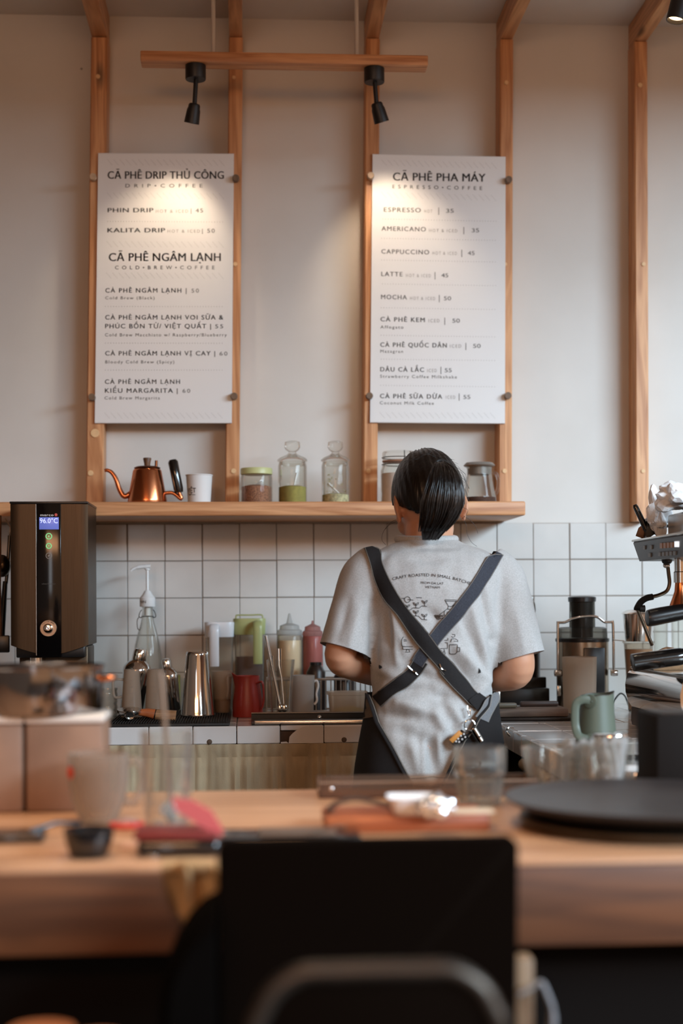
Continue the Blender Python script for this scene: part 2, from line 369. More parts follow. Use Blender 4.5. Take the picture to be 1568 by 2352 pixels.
# lit lamp at the top right corner
q = W(1552, 40, -.9); s9 = S(-.9)
th = thing('spot_lamp', q, 'lit black spot lamp at the top right corner below the rafter', 'lamp', 'black spot lamps')
Mq = Matrix.Translation(q) @ Matrix.Rotation(math.radians(12), 4, 'Y')
MB().lathe([(.001, 80/s9), (14/s9, 78/s9), (20/s9, 50/s9), (22/s9, -8/s9), (20/s9, -8/s9), (17/s9, 6/s9), (.001, 6/s9)], 28, M=Mq).build('lamp_head', BLACK, th, world=True)
MB().lathe([(.001, 1/s9), (18/s9, 1/s9), (17/s9, 5/s9), (.001, 6/s9)], 24, M=Mq).build('bulb', BULB, th, world=True)
MB().tube([Mq @ Vector((0, 0, 76/s9)), Vector((q.x+.012, q.y, CEIL-.001))], .006, 10).build('stem', BLACK, th, world=True)
spot('corner_spot', Mq @ Vector((0, 0, -.004)), (q.x-.05, q.y+.1, .9), 2.5, (1, .8, .6), 80, .6)

# ------------------------------------------------------------------ menu boards
BDY = -.0775                                   # face of the boards
PAPER = mat('menu_board', (228, 226, 224), .45)
INK = mat('ink_black', (20, 18, 17), .6); INKG = mat('ink_grey', (150, 145, 140), .6); INKD = mat('ink_dark_grey', (78, 75, 72), .6)
def put(mb, body, u0_, u1_, v, cap, slope=0, bold=0, sp=1.0, Y=BDY-.0006):
    vs, fs = text2d(body, 0, sp); x0 = min(p.x for p in vs); x1 = max(p.x for p in vs)
    for q in ((-.55, 0, .55) if cap > 15 else (-.35, .35) if bold > .007 else (-.2, .2) if bold else (0,)):
        mb.add([W(u0_+(p.x-x0)/(x1-x0)*(u1_-u0_)+q, v-p.y/CAPH*cap+slope*(p.x-x0)/(x1-x0)*(u1_-u0_), Y-abs(q)*.0003*(q > 0)) for p in vs], fs)
def dots(mb, u0_, u1_, v0, v1, n, r, Y=BDY-.0006):
    for i in range(n):
        t = i/(n-1); c = W(u0_+(u1_-u0_)*t, v0+(v1-v0)*t, Y); rr = r/S(Y)
        mb.add([c+Vector((rr*math.cos(a*PI/3), 0, rr*math.sin(a*PI/3))) for a in range(6)], [[0, 1, 2, 3, 4, 5]])
def hatch(mb, u0_, u1_, v0, v1):
    n = 19
    for i in range(n):
        t = i/(n-1); u = u0_+(u1_-10-u0_)*t; v = v0+(v1-v0)*t-6
        dots(mb, u, u+10, v, v+11.5, 6, .62)
UPPER = {'ESPRESSO', 'AMERICANO', 'CAPPUCCINO', 'LATTE', 'MOCHA', 'CÀ PHÊ KEM', 'CÀ PHÊ QUỐC DÂN', 'DÂU CÀ LẮC', 'CÀ PHÊ SỮA DỪA'}
def board(corners, lab, heads, mids, greys, dotl, hats, bolts):
    P = [W(u, v, BDY) for u, v in corners]     # tl tr br bl
    th = thing('menu_board', ((P[2].x+P[3].x)/2, BDY, P[3].z), lab, 'menu board', 'menu boards on the wall posts')
    m = MB(); e = .0012
    cen = sum(P, Vector())/4
    inn = [p+(cen-p).normalized()*e*1.4 for p in P]
    ff = [p.copy() for p in inn]; ed = [p+Vector((0, e, 0)) for p in P]; bk = [p+Vector((0, .006, 0)) for p in P]
    m.loft([ff, ed, bk]).build('panel', PAPER, th, world=True, sharp=20)
    for nm, M_, L in (('item_name', INK, heads), ('item_price', INKD, mids), ('serving_note', INKG, greys)):
        for a in L:
            t = MB(); put(t, *a)
            n_ = 'heading' if a[4] > 15 else ('subtitle' if len(a[0]) > 4 and nm == 'item_price' and a[0] not in UPPER else ('price' if nm == 'item_price' and a[0] not in UPPER else nm))
            t.build('item_name' if a[0] in UPPER else n_, M_, th, world=True, sharp=0)
    for a in dotl: d = MB(); dots(d, *a); d.build('dotted_line', INKG, th, world=True, sharp=0)
    for a in hats: d = MB(); hatch(d, *a); d.build('hatched_band', INKG, th, world=True, sharp=0)
    for (u, v, c) in bolts:
        p = W(u, v, PF-.001); r = 8.0/S(PF)
        MB().lathe([(r*.8, 0), (r*.8, .006), (r, .009), (r, .022), (r*.9, .024), (.0005, .024)], 20, M=Matrix.Translation(p) @ Matrix.Rotation(PI/2, 4, 'X')).build('bolt', c, th, world=True)
BW = mat('bolt_wood', (196, 168, 138), .5, var=.15, vs=90); BDK = mat('bolt_dark', (112, 88, 68), .5, var=.15, vs=90)
board([(225, 351), (537, 352.5), (532, 972), (217, 972)], 'white menu board headed drip coffee, hung between the two left posts',
  [('CĀ PHÊ DRIP THỦ CÔNG', 247.5, 513.5, 410.5, 17, 0, .012, 1.05), ('PHIN DRIP', 247.5, 352, 487.5, 9.6, 0, .012, 1.1), ('KALITA DRIP', 247, 379, 533.7, 9.8, 0, .012, 1.1),
   ('CĀ PHÊ NGÂM LẠNH', 250, 506.5, 599.5, 18, 0, 0, 1.05), ('DRIP•COFFEE', 288, 465, 430.5, 8, 0, 0, 2.0), ('COLD•BREW•COFFEE', 264, 492.5, 618.5, 8, 0, 0, 2.0),
   ('CÀ PHÊ NGÂM LẠNH |', 242, 428, 672, 10, 0, .006, 1.25), ('CÀ PHÊ NGÂM LẠNH VOI SỮA &', 241.6, 512.3, 733.8, 10, 0, .006, 1.2), ('´', 437.8, 441.4, 734.2, 10, 0, .006), ('’', 443.6, 445.4, 734.6, 10, 0, .006), ('PHÚC BỒN TỬ/ VIỆT QUẤT |', 241.6, 484, 754, 10, 0, .006, 1.2),
   ('CÀ PHÊ NGÂM LẠNH VỊ CAY |', 241.6, 493.5, 816.5, 10, 0, .006, 1.2), ('CÀ PHÊ NGÂM LẠNH', 241, 413, 881.6, 10, 0, .006, 1.25), ('KIỂU MARGARITA |', 241, 407.6, 902, 10, 0, .006, 1.2)],
  [('| 45', 438, 466, 488, 9, 0, 0, 1.2), ('| 50', 464, 493, 534.5, 9, 0, 0, 1.2), ('50', 439.6, 456.6, 672, 8.8, 0, 0, 1.3), ('55', 494, 512.3, 754, 8.8, 0, 0, 1.3), ('60', 504, 522, 816.6, 8.8, 0, 0, 1.3), ('60', 419, 436.7, 902, 8.8, 0, 0, 1.3),
   ('Cold Brew (Black)', 241.6, 354.8, 687.5, 6.6, 0, 0, 1.25), ('Cold Brew Macchiato w/ Raspberry/Blueberry', 241, 520.7, 772.5, 6.8, 0, 0, 1.25), ('Bloody Cold Brew (Spicy)', 241.6, 400, 834.6, 6.8, 0, 0, 1.25), ('Cold Brew Margarita', 240, 367, 917.4, 6.8, 0, 0, 1.25)],
  [('HOT & ICED', 357.7, 432, 488.5, 7, 0, 0, 1.4), ('HOT & ICED', 384.6, 459, 534.3, 7, 0, 0, 1.4)],
  [(247, 511, 508.5, 510, 44, .85), (242, 510, 704, 704.3, 44, .85), (242, 510, 788, 788.5, 44, .85), (242, 510, 850, 850, 44, .85)],
  [(247, 514, 373, 374.5), (246.5, 513.5, 449.5, 451), (245.5, 512.5, 561, 562), (244.5, 512, 633, 634), (241, 510, 955, 955)],
  [(215, 411, BW), (541.5, 413.5, BDK), (212.5, 914.5, BDK), (537.5, 912, BDK)])
s_ = .018
board([(855, 353.5), (1161, 359.5), (1159.5, 973), (849, 970.5)], 'white menu board headed espresso coffee, hung between the two right posts',
  [('CĀ PHÊ PHA MÁY', 902.4, 1114.4, 414.5, 18, .013, .01, 1.05), ('ESPRESSO•COFFEE', 901, 1107, 432.5, 8, s_, 0, 2.0)],
  [('ESPRESSO', 881.3, 966, 486.3, 10, s_, .004, 1.2), ('AMERICANO', 876, 977.5, 529.8, 10, s_, .004, 1.2), ('CAPPUCCINO', 875.7, 985, 582.4, 10, s_, .004, 1.2), ('LATTE', 875.5, 924, 634, 10, s_, .004, 1.2), ('MOCHA', 875, 934, 686.8, 10, s_, .004, 1.2),
   ('CÀ PHÊ KEM', 873.8, 975, 738, 10, s_, .008, 1.25), ('CÀ PHÊ QUỐC DÂN', 873.3, 1025.5, 796.5, 10, .012, .008, 1.25), ('DÂU CÀ LẮC', 873.3, 973, 853, 10, .012, .008, 1.25), ('CÀ PHÊ SỮA DỪA', 872.6, 1015, 914.5, 10, .01, .008, 1.25),
   ('35', 1024, 1041.7, 488.7, 9), ('35', 1083, 1100, 533.5, 9), ('45', 1074, 1089.4, 585.8, 9), ('45', 1013.3, 1029, 637, 9), ('50', 1019, 1035.6, 689.7, 9), ('50', 1038.5, 1055.7, 741, 9), ('50', 1086, 1103.5, 799, 9), ('55', 1021, 1037, 855, 9), ('55', 1064, 1079.7, 916.3, 9),
   ('Affogato', 873.3, 926, 754.4, 6.8, .01, 0, 1.25), ('Mazagran', 873.3, 925, 810, 6.8, .01, 0, 1.25), ('Strawberry Coffee Milkshake', 872.6, 1049, 867.5, 6.8, .01, 0, 1.25), ('Coconut Milk Coffee', 872, 996, 928.5, 6.8, .01, 0, 1.25)]
  +[('|', u, u+1.4, v, 12.5) for u, v in ((1006.5, 489), (1064, 534), (1059.3, 586), (998, 637.5), (1007.8, 690), (1020.3, 742), (1068.8, 800), (1011.5, 855), (1053.4, 916))],
  [('HOT', 974, 992.5, 488.3, 7, s_, 0, 1.4), ('HOT & ICED', 985, 1050, 532.6, 7, s_, 0, 1.4), ('HOT & ICED', 992.8, 1049, 584.6, 7, s_, 0, 1.4), ('HOT & ICED', 932, 989, 636, 7, s_, 0, 1.4), ('HOT & ICED', 941.6, 999, 688.3, 7, s_, 0, 1.4),
   ('ICED', 984, 1009, 740.3, 7.4, 0, 0, 1.4), ('ICED', 1033, 1058.7, 798.5, 7.4, 0, 0, 1.4), ('ICED', 981, 1002.4, 854.8, 7.4, 0, 0, 1.4), ('ICED', 1023.5, 1045, 916, 7.4, 0, 0, 1.4)],
  [(879, 1139, 503, 508.3, 43, .85), (876, 1137, 547.3, 552, 43, .85), (876, 1137, 597.2, 601.7, 43, .85), (878, 1138, 652, 656.3, 43, .85), (875, 1136, 706.7, 711, 43, .85), (875, 1135.5, 770, 774, 43, .85), (875, 1135.5, 825, 828, 43, .85), (874, 1135.5, 885, 888.5, 43, .85)],
  [(877, 1139, 374, 381), (876, 1138, 448, 455), (872.5, 1136, 954, 955)],
  [(849.5, 408, BW), (1165, 417, BDK), (847, 911.5, BDK), (1163.5, 911, BDK)])
# ------------------------------------------------------------------ counters
BC = .87; FC = .853
CFY = -.608                                    # front edge of the back counter
WHITE_T = mat('counter_tile', (216, 213, 210), .13, var=.05, vs=10, bump=.05, bs=30)
BROKEN = mat('exposed_board', (66, 44, 28), .8, var=.3, vs=40)
CURT = mat('curtain_linen', (176, 158, 128), .9, var=.14, vs=30, bump=.3, bs=700, stretch=(1, 1, .35))
STEEL = mat('brushed_steel', (198, 194, 188), .24, 1, var=.06, vs=30, stretch=(30, 30, 1))
CHROME = mat('polished_steel', (225, 222, 218), .09, 1)
DSTEEL = mat('dark_steel', (96, 84, 72), .28, 1)
RUBBER = mat('black_rubber', (20, 17, 15), .6)
BPLAST = mat('black_plastic', (20, 17, 16), .32)
FROST = glass('frosted_plastic', (249, 245, 239), (226, 218, 208), .25, .7, .40, (230, 212, 194))
CLEAR = glass('clear_glass', (252, 252, 250), (238, 235, 230), .03, 1.0, .035, (226, 224, 220))
CLEARP = glass('clear_plastic', (252, 249, 244), (238, 232, 224), .08, .8, .10, (232, 224, 214))
CLEARF = glass('front_glass', (252, 252, 250), (236, 234, 230), .03, 1.0, .06, (236, 234, 230), 1.4)
WPLAST = mat('white_plastic', (228, 228, 226), .35)
lx0 = -.75
rx = W(1150, 1668, CFY).x                       # where the side counter starts
th = thing('back_counter', (.3, -.3, 0), 'white tiled back counter below the tiled wall, with a linen curtain', 'counter')
MB().box((lx0, CFY+.012, BC-.012), (1.9, -.012, BC-.009), 0).build('grout_bed', GROUT, th, world=True)
MB().box((lx0, CFY+.014, BC-.05), (1.9, -.012, BC-.0125), 0).build('counter_board', BROKEN, th, world=True)
m = MB(); x = W(543, 1665, CFY).x
k0 = -12
for i in range(-14, 22):
    for j in range(0, 6):
        xa = x+i*.1; ya = CFY+.0+j*.1
        if xa < lx0 or xa > 1.8: continue
        m.box((xa+.001, ya+.001, BC-.011), (xa+.099, min(ya+.099, -.011), BC-random.uniform(0, .0006)), .0015, seg=1)
m.build('top_tiles', WHITE_T, th, world=True, sharp=1)
f = MB(); fz = W(600, 1708, CFY).z
for i in range(-14, 22):
    xa = x+i*.1
    if xa < lx0 or xa > rx+.02: continue
    a, b = (xa+.001, xa+.099)
    if i == 1:                                  # broken tile
        poly = [(a+.03, fz), (a, fz), (a, fz+.004)] if 0 else None
        pts = [(a+.018, fz+.0), (b, fz), (b, BC-.0015), (a+.060, BC-.0015), (a+.047, BC-.005), (a+.036, BC-.011), (a+.027, BC-.018), (a+.020, BC-.026)]
        f.prism(pts, 'Y', CFY-.001, CFY+.010); f.prism([(a, fz), (a+.018, fz), (a+.013, fz+.004), (a, fz+.003)], 'Y', CFY-.001, CFY+.010)
    else: f.box((a, CFY-.001-random.uniform(0, .0006), fz), (b, CFY+.010, BC-.0015), .0018, seg=1)
f.build('edge_tiles', WHITE_T, th, world=True, sharp=1)
MB().box((lx0, CFY+.011, fz), (rx, CFY+.03, BC-.013), 0).build('edge_board', BROKEN, th, world=True)
for u, v in ((481, 1704), (790, 1699)):
    p = W(u, v, CFY-.002); MB().lathe([(.006, 0), (.0045, .002), (.0012, .0025)], 16, M=Matrix.Translation(p) @ Matrix.Rotation(PI/2, 4, 'X')).build('screw', mat('screw_rust', (84, 66, 50), .6), th, world=True)
def curtain(name, xs, y, zt, zb, amp, period, parent, alongY=False, zrod=None):
    vs = []; n = len(xs); rows = 48; fs = []
    for j in range(rows+1):
        z = zt+(zb-zt)*j/rows
        for i, s_ in enumerate(xs):
            ph = s_/period*2*PI
            k = .35 if (zrod and z > zrod-.004) else min(1, .55+.6*j/rows)
            o = amp*k*(math.sin(ph+2.2*math.sin(ph*.37)+1.5*noise.noise((s_*6, z*2, 1)))*.55+.9*noise.noise((s_*30, z*1.6, 3))+.5*noise.noise((s_*75, z*3, 9)))
            if zrod:
                g_ = math.exp(-((z-zrod)/.0045)**2); o = o*(1-g_*.7)-.007*g_+amp*.3*noise.noise((s_*90, z*9, 7))
            vs.append((s_, y-o-.004, z) if not alongY else (y-o-.004, s_, z))
    for j in range(rows):
        for i in range(n-1): fs.append([j*n+i, j*n+i+1, (j+1)*n+i+1, (j+1)*n+i])
    q = MB().add(vs, fs)
    return q.build(name, CURT, parent, world=True)
XS = [lx0+(rx-lx0)*i/420 for i in range(421)]
c = curtain('curtain', XS, CFY+.004, fz-.0005, .10, .010, .036, th, zrod=W(600, 1739, CFY).z)
MB().tube([(lx0, CFY+.022, W(600, 1739, CFY).z), (rx, CFY+.022, W(600, 1739, CFY).z)], .006, 10).build('curtain_rod', STEEL, th, world=True)
MB().box((lx0, CFY+.05, 0), (1.85, -.012, BC-.06), .004).build('carcass', mat('counter_carcass', (96, 74, 54), .8), th, world=True)
# side counter
sy = -1.57
th = thing('side_counter', (rx+.35, -1.1, 0), 'white tiled side counter running out from the wall at the right', 'counter')
m = MB()
for i in range(0, 9):
    for j in range(0, 9):
        xa = rx+.001+i*.1; ya = CFY-.003-(j+1)*.1
        m.box((xa+.001, ya+.001, BC-.011), (xa+.099, ya+.099, BC-random.uniform(0, .0007)), .0015, seg=1)
m.build('top_tiles', WHITE_T, th, world=True, sharp=1)
MB().box((rx+.012, sy, BC-.05), (rx+.9, CFY-.003, BC-.009), 0).build('counter_board', GROUT, th, world=True)
f = MB()
for j in range(9):
    ya = CFY-.003-(j+1)*.1; f.box((rx-.008, ya+.0012, BC-.047), (rx+.010, ya+.0988, BC-.0015), .0018, seg=1)
f.build('edge_tiles', WHITE_T, th, world=True, sharp=1)
curtain('curtain', [CFY-.30-i*.003 for i in range(205)], rx+.004, BC-.052, .10, .016, .05, th, alongY=True)
MB().tube(spline([(rx-.002, CFY-.30, BC-.062), (rx-.006, CFY-.6, BC-.064), (rx-.004, sy+.45, BC-.062)], 6), .013, 12).build('curtain_roll', CURT, th, world=True)
MB().box((rx+.05, sy, 0), (rx+.85, CFY-.01, BC-.06), .004).build('carcass', MATS['counter_carcass'], th, world=True)
p = onX(1178, 1672, rx-.008); MB().tube(spline([p+Vector((0, 0, 0)), p+Vector((-.012, -.01, .002)), p+Vector((-.016, -.012, -.008)), p+Vector((-.010, -.02, -.016))], 5), .0022, 8).build('curtain_hook', CHROME, th, world=True)
# front counter
FY0, FY1 = onZ(784, 1812, FC).y, onZ(784, 1981, FC).y
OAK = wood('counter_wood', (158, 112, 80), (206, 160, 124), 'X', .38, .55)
OAK_SHADED = wood('counter_wood_shaded', (76, 44, 26), (112, 68, 40), 'X', .5, .7)  # same slab wood, with the front face's shade put into the colour
th = thing('front_counter', (.3, (FY0+FY1)/2, 0), 'thick wooden front counter crowded with cups and plates', 'counter')
fh = 196/S(FY1)
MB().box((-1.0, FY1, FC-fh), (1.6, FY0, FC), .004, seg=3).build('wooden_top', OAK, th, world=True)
MB().box((-1.0, FY1-.012, FC-fh), (1.6, FY1-.0003, FC-.006), .003, seg=2).build('front_edge', OAK_SHADED, th, world=True)
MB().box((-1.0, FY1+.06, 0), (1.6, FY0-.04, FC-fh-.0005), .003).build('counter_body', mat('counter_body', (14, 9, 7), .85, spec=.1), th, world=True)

# ------------------------------------------------------------------ helpers for small things
def spot_on(u, Y, Z): p = W(u, 1500, Y); return Vector((p.x, Y, Z))
def Zof(v, Y, u=784): return W(u, v, Y).z
def prof(s, pts): return [(r/s, z/s) for r, z in pts]
def handle(mb, pts, r, n=10, flat=1.0, upv=None): return mb.tube(spline(pts, 6), r, n, flat=flat, upv=upv)

# ------------------------------------------------------------------ things on the wall shelf
Y = -.17; s = S(Y)
COPPER = mat('copper', (206, 128, 86), .22, 1, var=.05, vs=30, stretch=(20, 20, 1)); COPD = mat('copper_dark', (120, 72, 46), .3, 1)
WALN = wood('walnut', (70, 44, 28), (120, 80, 52), 'Z', .5, 3, False)
lift = (1384-1152)/F*(SHY-CAM.y) # height of the shelf top above the eye
def vz(v, Y): return Zof(v, Y)-SHT
b = spot_on(340, Y, SHT); th = thing('gooseneck_kettle', b, 'copper gooseneck kettle with wooden knob on the shelf', 'kettle')
H = vz(1077, Y); R0 = 45/s; R1 = 31/s
MB().lathe([(R0*.97, 0), (R0, .003), (R0*.99, .012), (R1+.002, H-.006), (R1, H-.002), (R1-.003, H), (.001, H)], 44).build('body', COPPER, th)
MB().lathe([(R1-.002, H+.0003), (R1-.001, H+.003), (R1*.8, H+.006), (.001, H+.008)], 40).build('lid', COPD, th)
MB().lathe([(6.5/s, H+.006), (7/s, H+.014), (9.5/s, vz(1054, Y)), (8.5/s, vz(1052, Y)), (.001, vz(1052, Y))], 24).build('knob', WALN, th)
MB().tube([(20/s, .004, H+.004), (20.5/s, .004, H+.022)], .0038, 10).build('steam_pipe', COPD, th)
sp_ = [W(u, v, Y)-b for u, v in ((300, 1150), (284, 1147), (275, 1125), (266, 1100), (256, 1085), (246, 1080), (240, 1081))]
sp_[0].z = .02; sp_[1].z = .012
pts = spline([Vector((-R0*.8, 0, .03)), Vector((-R0*1.15, 0, .022))]+[Vector((q.x, 0, q.z)) for q in sp_[2:]], 6)
MB().tube(pts, [.0075+(.0042-.0075)*i/(len(pts)-1) for i in range(len(pts))], 14).build('spout', COPPER, th)
hp = [Vector((R0*.8, 0, .012)), Vector((R0+.012, 0, .016)), Vector(W(415, 1148, Y)-b), ]
a0, a1, a2 = W(416, 1146, Y)-b, W(411, 1130, Y)-b, W(396, 1056, Y)-b
for q in (a0, a1, a2): q.y = 0
MB().tube(spline([Vector((R0*.85, 0, .03)), Vector((R0+.015, 0, .03)), a0, a1], 6), .0062, 14, flat=.8).build('handle_joint', COPPER, th)
MB().tube([a1-(a2-a1)*.02, a1+(a2-a1)*.1, a1+(a2-a1)*.5, a1+(a2-a1)*.93, a1+(a2-a1)*1.0], [.0105, .0125, .0125, .013, .009], 18).build('handle', mat('gloss_black', (14, 12, 11), .18, coat=.5), th)
# paper cup
Y = -.16; s = S(Y); b = spot_on(459, Y, SHT); H = vz(1090, Y)
th = thing('paper_cup', b, 'white paper cup printed with black writing on the shelf', 'cup')
r0_, r1_ = 25.5/s, 30/s; PAPC = mat('paper_white', (224, 222, 219), .6)
MB().shell([(r0_, 0), (r1_, H-.003)], .0008, 40).build('body', PAPC, th)
MB().tube([(r1_*math.cos(a*PI/20), r1_*math.sin(a*PI/20), H-.002) for a in range(40)], .0016, 8, closed=True).build('rim', PAPC, th)
t = MB()
def wrap_text(mb, body, az0, az1, z, cap, rf, off=.0005, sp=1.0):
    vs, fs = text2d(body, 0, sp); x0 = min(p.x for p in vs); x1 = max(p.x for p in vs); o = []
    for p in vs:
        a = az0+(p.x-x0)/(x1-x0)*(az1-az0); zz = z+p.y/CAPH*cap; rr = rf(zz)+off; o.append((rr*math.sin(a), -rr*math.cos(a), zz))
    mb.add(o, fs)
rf = lambda z: r0_+(r1_-r0_)*z/H
wrap_text(t, 'VIỆT', -1.15, -.24, vz(1133, Y), .0115, rf); wrap_text(t, 'VIỆT', -1.16, -.23, vz(1132.7, Y), .0118, rf)
t.build('lettering', INK, th, sharp=0)
t = MB(); wrap_text(t, 'COFFEE', -.75, -.28, vz(1139, Y), .0028, rf); a0 = -1.0
t.tube([( (rf(vz(1137, Y))+.0006)*math.sin(a0+i*.05), -(rf(vz(1137, Y))+.0006)*math.cos(a0+i*.05), vz(1134, Y)-.005*math.sin(i/6*PI)) for i in range(7)], .0006, 6); t.build('emblem', INK, th, sharp=0)
# storage jars
GRAN = mat('granola', (150, 100, 72), .9, var=.55, vs=260, bump=.8, bs=400); GREENP = mat('green_tea_powder', (150, 140, 70), .95, var=.18, vs=90)
HERB = mat('pale_dried_herb', (186, 178, 138), .95, var=.4, vs=120, bump=.8, bs=300); FLOUR = mat('white_sugar', (226, 214, 204), .9, var=.05, vs=90)
LIME = mat('lime_plastic', (196, 196, 138), .4); COFB = mat('coffee_grounds', (70, 42, 28), .95, var=.4, vs=300)
Y = -.15; s = S(Y); b = spot_on(591, Y, SHT)
th = thing('storage_jar', b, 'short glass jar of brown granola with a lime lid on the shelf', 'jar')
R = 36.5/s; H = vz(1087, Y)
MB().shell([(R*.92, 0), (R, .006), (R, H-.012), (R*.93, H)], .0025, 40).build('jar_body', CLEAR, th)
MB().lathe([(R*.93, .004), (R*.94, .01), (R*.94, vz(1118, Y)), (R*.5, vz(1114, Y)), (.001, vz(1113, Y))], 36).build('granola', GRAN, th)
MB().lathe([(R*.97, H-.004), (R*1.0, H-.003), (R*1.0, vz(1078, Y)), (R*.97, vz(1076, Y)), (.001, vz(1076, Y))], 40).build('lid', LIME, th)
MB().tube([(-.2*R, 0, .05), (.35*R, -.3*R, H-.02)], .004, 8, flat=.35).build('scoop', WPLAST, th)
def apothecary(u, v0, half, lab, fillm, fv, scoop, neck=1):
    Y = -.15; s = S(Y); b = spot_on(u, Y, SHT); th = thing('apothecary_jar', b, lab, 'jar', 'apothecary jars on the shelf'); R = half/s
    Hb = vz(v0+48, Y); top = vz(v0, Y)
    MB().shell([(R*.95, 0), (R, .004), (R, Hb-.012), (R*.96, Hb-.004), (R*.90, Hb)], .0025, 40).build('jar_body', CLEAR, th)
    MB().lathe([(R*.84, Hb-.010), (R*.86, Hb+.0003), (R*1.03, Hb+.001), (R*1.05, Hb+.005), (R*.98, Hb+.008), (R*.82, Hb+.012), (R*.50, Hb+.017), (R*.28, Hb+.022), (R*.26, Hb+.026), (R*.46, Hb+.031), (R*.56, Hb+.038), (R*.52, top-.003), (R*.3, top), (.001, top)], 40).build('lid', CLEAR, th)
    MB().lathe([(R*.92, .003), (R*.94, .006), (R*.94, vz(fv, Y)), (R*.6, vz(fv-3, Y)), (.001, vz(fv+5, Y))], 36).build('contents', fillm, th)
    a, c = scoop; a = Vector(a)*R; c = Vector((c[0]*R, c[1]*R, c[2])); a.z = scoop[0][2]
    MB().tube([a, a+(c-a)*.7, a+(c-a)*.72, c], [.0045, .0045, .006, .006], 10, flat=.5).build('scoop', WPLAST, th); return th
apothecary(673.5, 1013, 33, 'glass apothecary jar of green tea powder with its scoop handle leaning right', GREENP, 1119, ((-.1, -.3, .02), (.3, -.2, .082)))
apothecary(772.5, 1013, 32, 'glass apothecary jar of pale dried herbs with a white scoop slanting down right', HERB, 1137, ((.65, -.4, .014), (-.55, -.3, .056)))
hb = bpy.data.objects['apothecary_jar.001']
m = MB(); rnd = random.Random(5); R = 31/S(-.15)
for i in range(70):
    a = rnd.uniform(0, 2*PI); r = R*rnd.uniform(.5, .93); z = rnd.uniform(.012, .082); q = Vector((r*math.cos(a), r*math.sin(a), z)); d = Vector((rnd.gauss(0, 1), rnd.gauss(0, 1), rnd.gauss(0, 1))).normalized()*.006
    q2 = Vector((q.x*.93, q.y*.93, q.z)); m.tube([q2-d*.7, q2, q2+d*.7], [.0006, .0022, .0006], 6, flat=.3)
o = m.build('herb_flakes', HERB, hb); o['kind'] = 'stuff'
# clip-top jar behind the head
Y = -.15; s = S(Y); b = spot_on(917, Y, SHT); R = 41/s
th = thing('clip_top_jar', b, 'clip top glass jar of white sugar behind the head of the person', 'jar')
Hb = vz(1062, Y); top = vz(1037, Y)
MB().shell([(R*.96, 0), (R, .005), (R, Hb-.022), (R*.90, Hb-.008), (R*.86, Hb)], .003, 40).build('jar_body', CLEAR, th)
MB().lathe([(R*.86, Hb+.003), (R*.9, Hb+.005), (R*.9, top-.004), (R*.84, top), (.001, top)], 40).build('lid', CLEAR, th)
MB().lathe([(R*.93, .003), (R*.95, .006), (R*.95, vz(1088, Y)), (.001, vz(1086, Y))], 36).build('sugar', FLOUR, th)
MB().lathe([(R*.88, Hb), (R*.91, Hb+.001), (R*.91, Hb+.003), (R*.88, Hb+.004)], 36).build('rubber_seal', mat('seal_orange', (168, 120, 92), .6), th)
WIRE = mat('dark_wire', (70, 60, 52), .35, 1)
w_ = MB(); w_.tube([(R*.92*math.cos(a*PI/20), R*.92*math.sin(a*PI/20), Hb-.006) for a in range(40)], .0012, 6, closed=True)
w_.tube([(R*.92*math.cos(a*PI/20), R*.92*math.sin(a*PI/20), Hb+.012) for a in range(40)], .0012, 6, closed=True)
w_.tube([(R*.25, -R*.9, Hb-.006), (R*.25, -R*1.0, Hb+.002), (R*.25, -R*.95, top-.001)], .0014, 6); w_.tube([(R*.65, -R*.7, Hb-.012), (R*.68, -R*.75, Hb+.004), (R*.6, -R*.7, top-.002)], .0014, 6)
w_.build('wire_clip', WIRE, th)
# glass coffee server
Y = -.16; s = S(Y); b = spot_on(1103, Y, SHT)
th = thing('coffee_server', b, 'round glass coffee server with grey lid and dark dregs on the shelf', 'coffee pot')
H = vz(1092, Y); top = vz(1063, Y)
pr = [(36/s, 0), (39.5/s, .006), (38/s, .022), (33/s, .045), (29/s, H), (28.5/s, vz(1078, Y)), (30/s, vz(1074, Y))]
MB().shell(pr, .0022, 40).build('glass_body', CLEAR, th)
MB().lathe([(36/s, .0025), (38.0/s, .007), (37.6/s, vz(1143, Y)), (.001, vz(1143, Y))], 36).build('coffee_dregs', COFB, th)
GREYP = mat('smoky_grey_plastic', (120, 112, 104), .35)
MB().lathe([(24/s, vz(1092, Y)), (27/s, vz(1090, Y)), (27/s, vz(1073, Y)), (34/s, vz(1072, Y)), (37/s, vz(1069, Y)), (31/s, vz(1063, Y)), (.001, vz(1062, Y))], 40).build('lid', GREYP, th)
MB().tube(spline([(27/s, 0, vz(1085, Y)), (38/s, 0, vz(1087, Y)), (44/s, 0, vz(1100, Y)), (44/s, 0, vz(1118, Y)), (39/s, 0, vz(1133, Y)), (33/s, 0, vz(1138, Y))], 7), .0042, 12).build('handle', CLEAR, th)
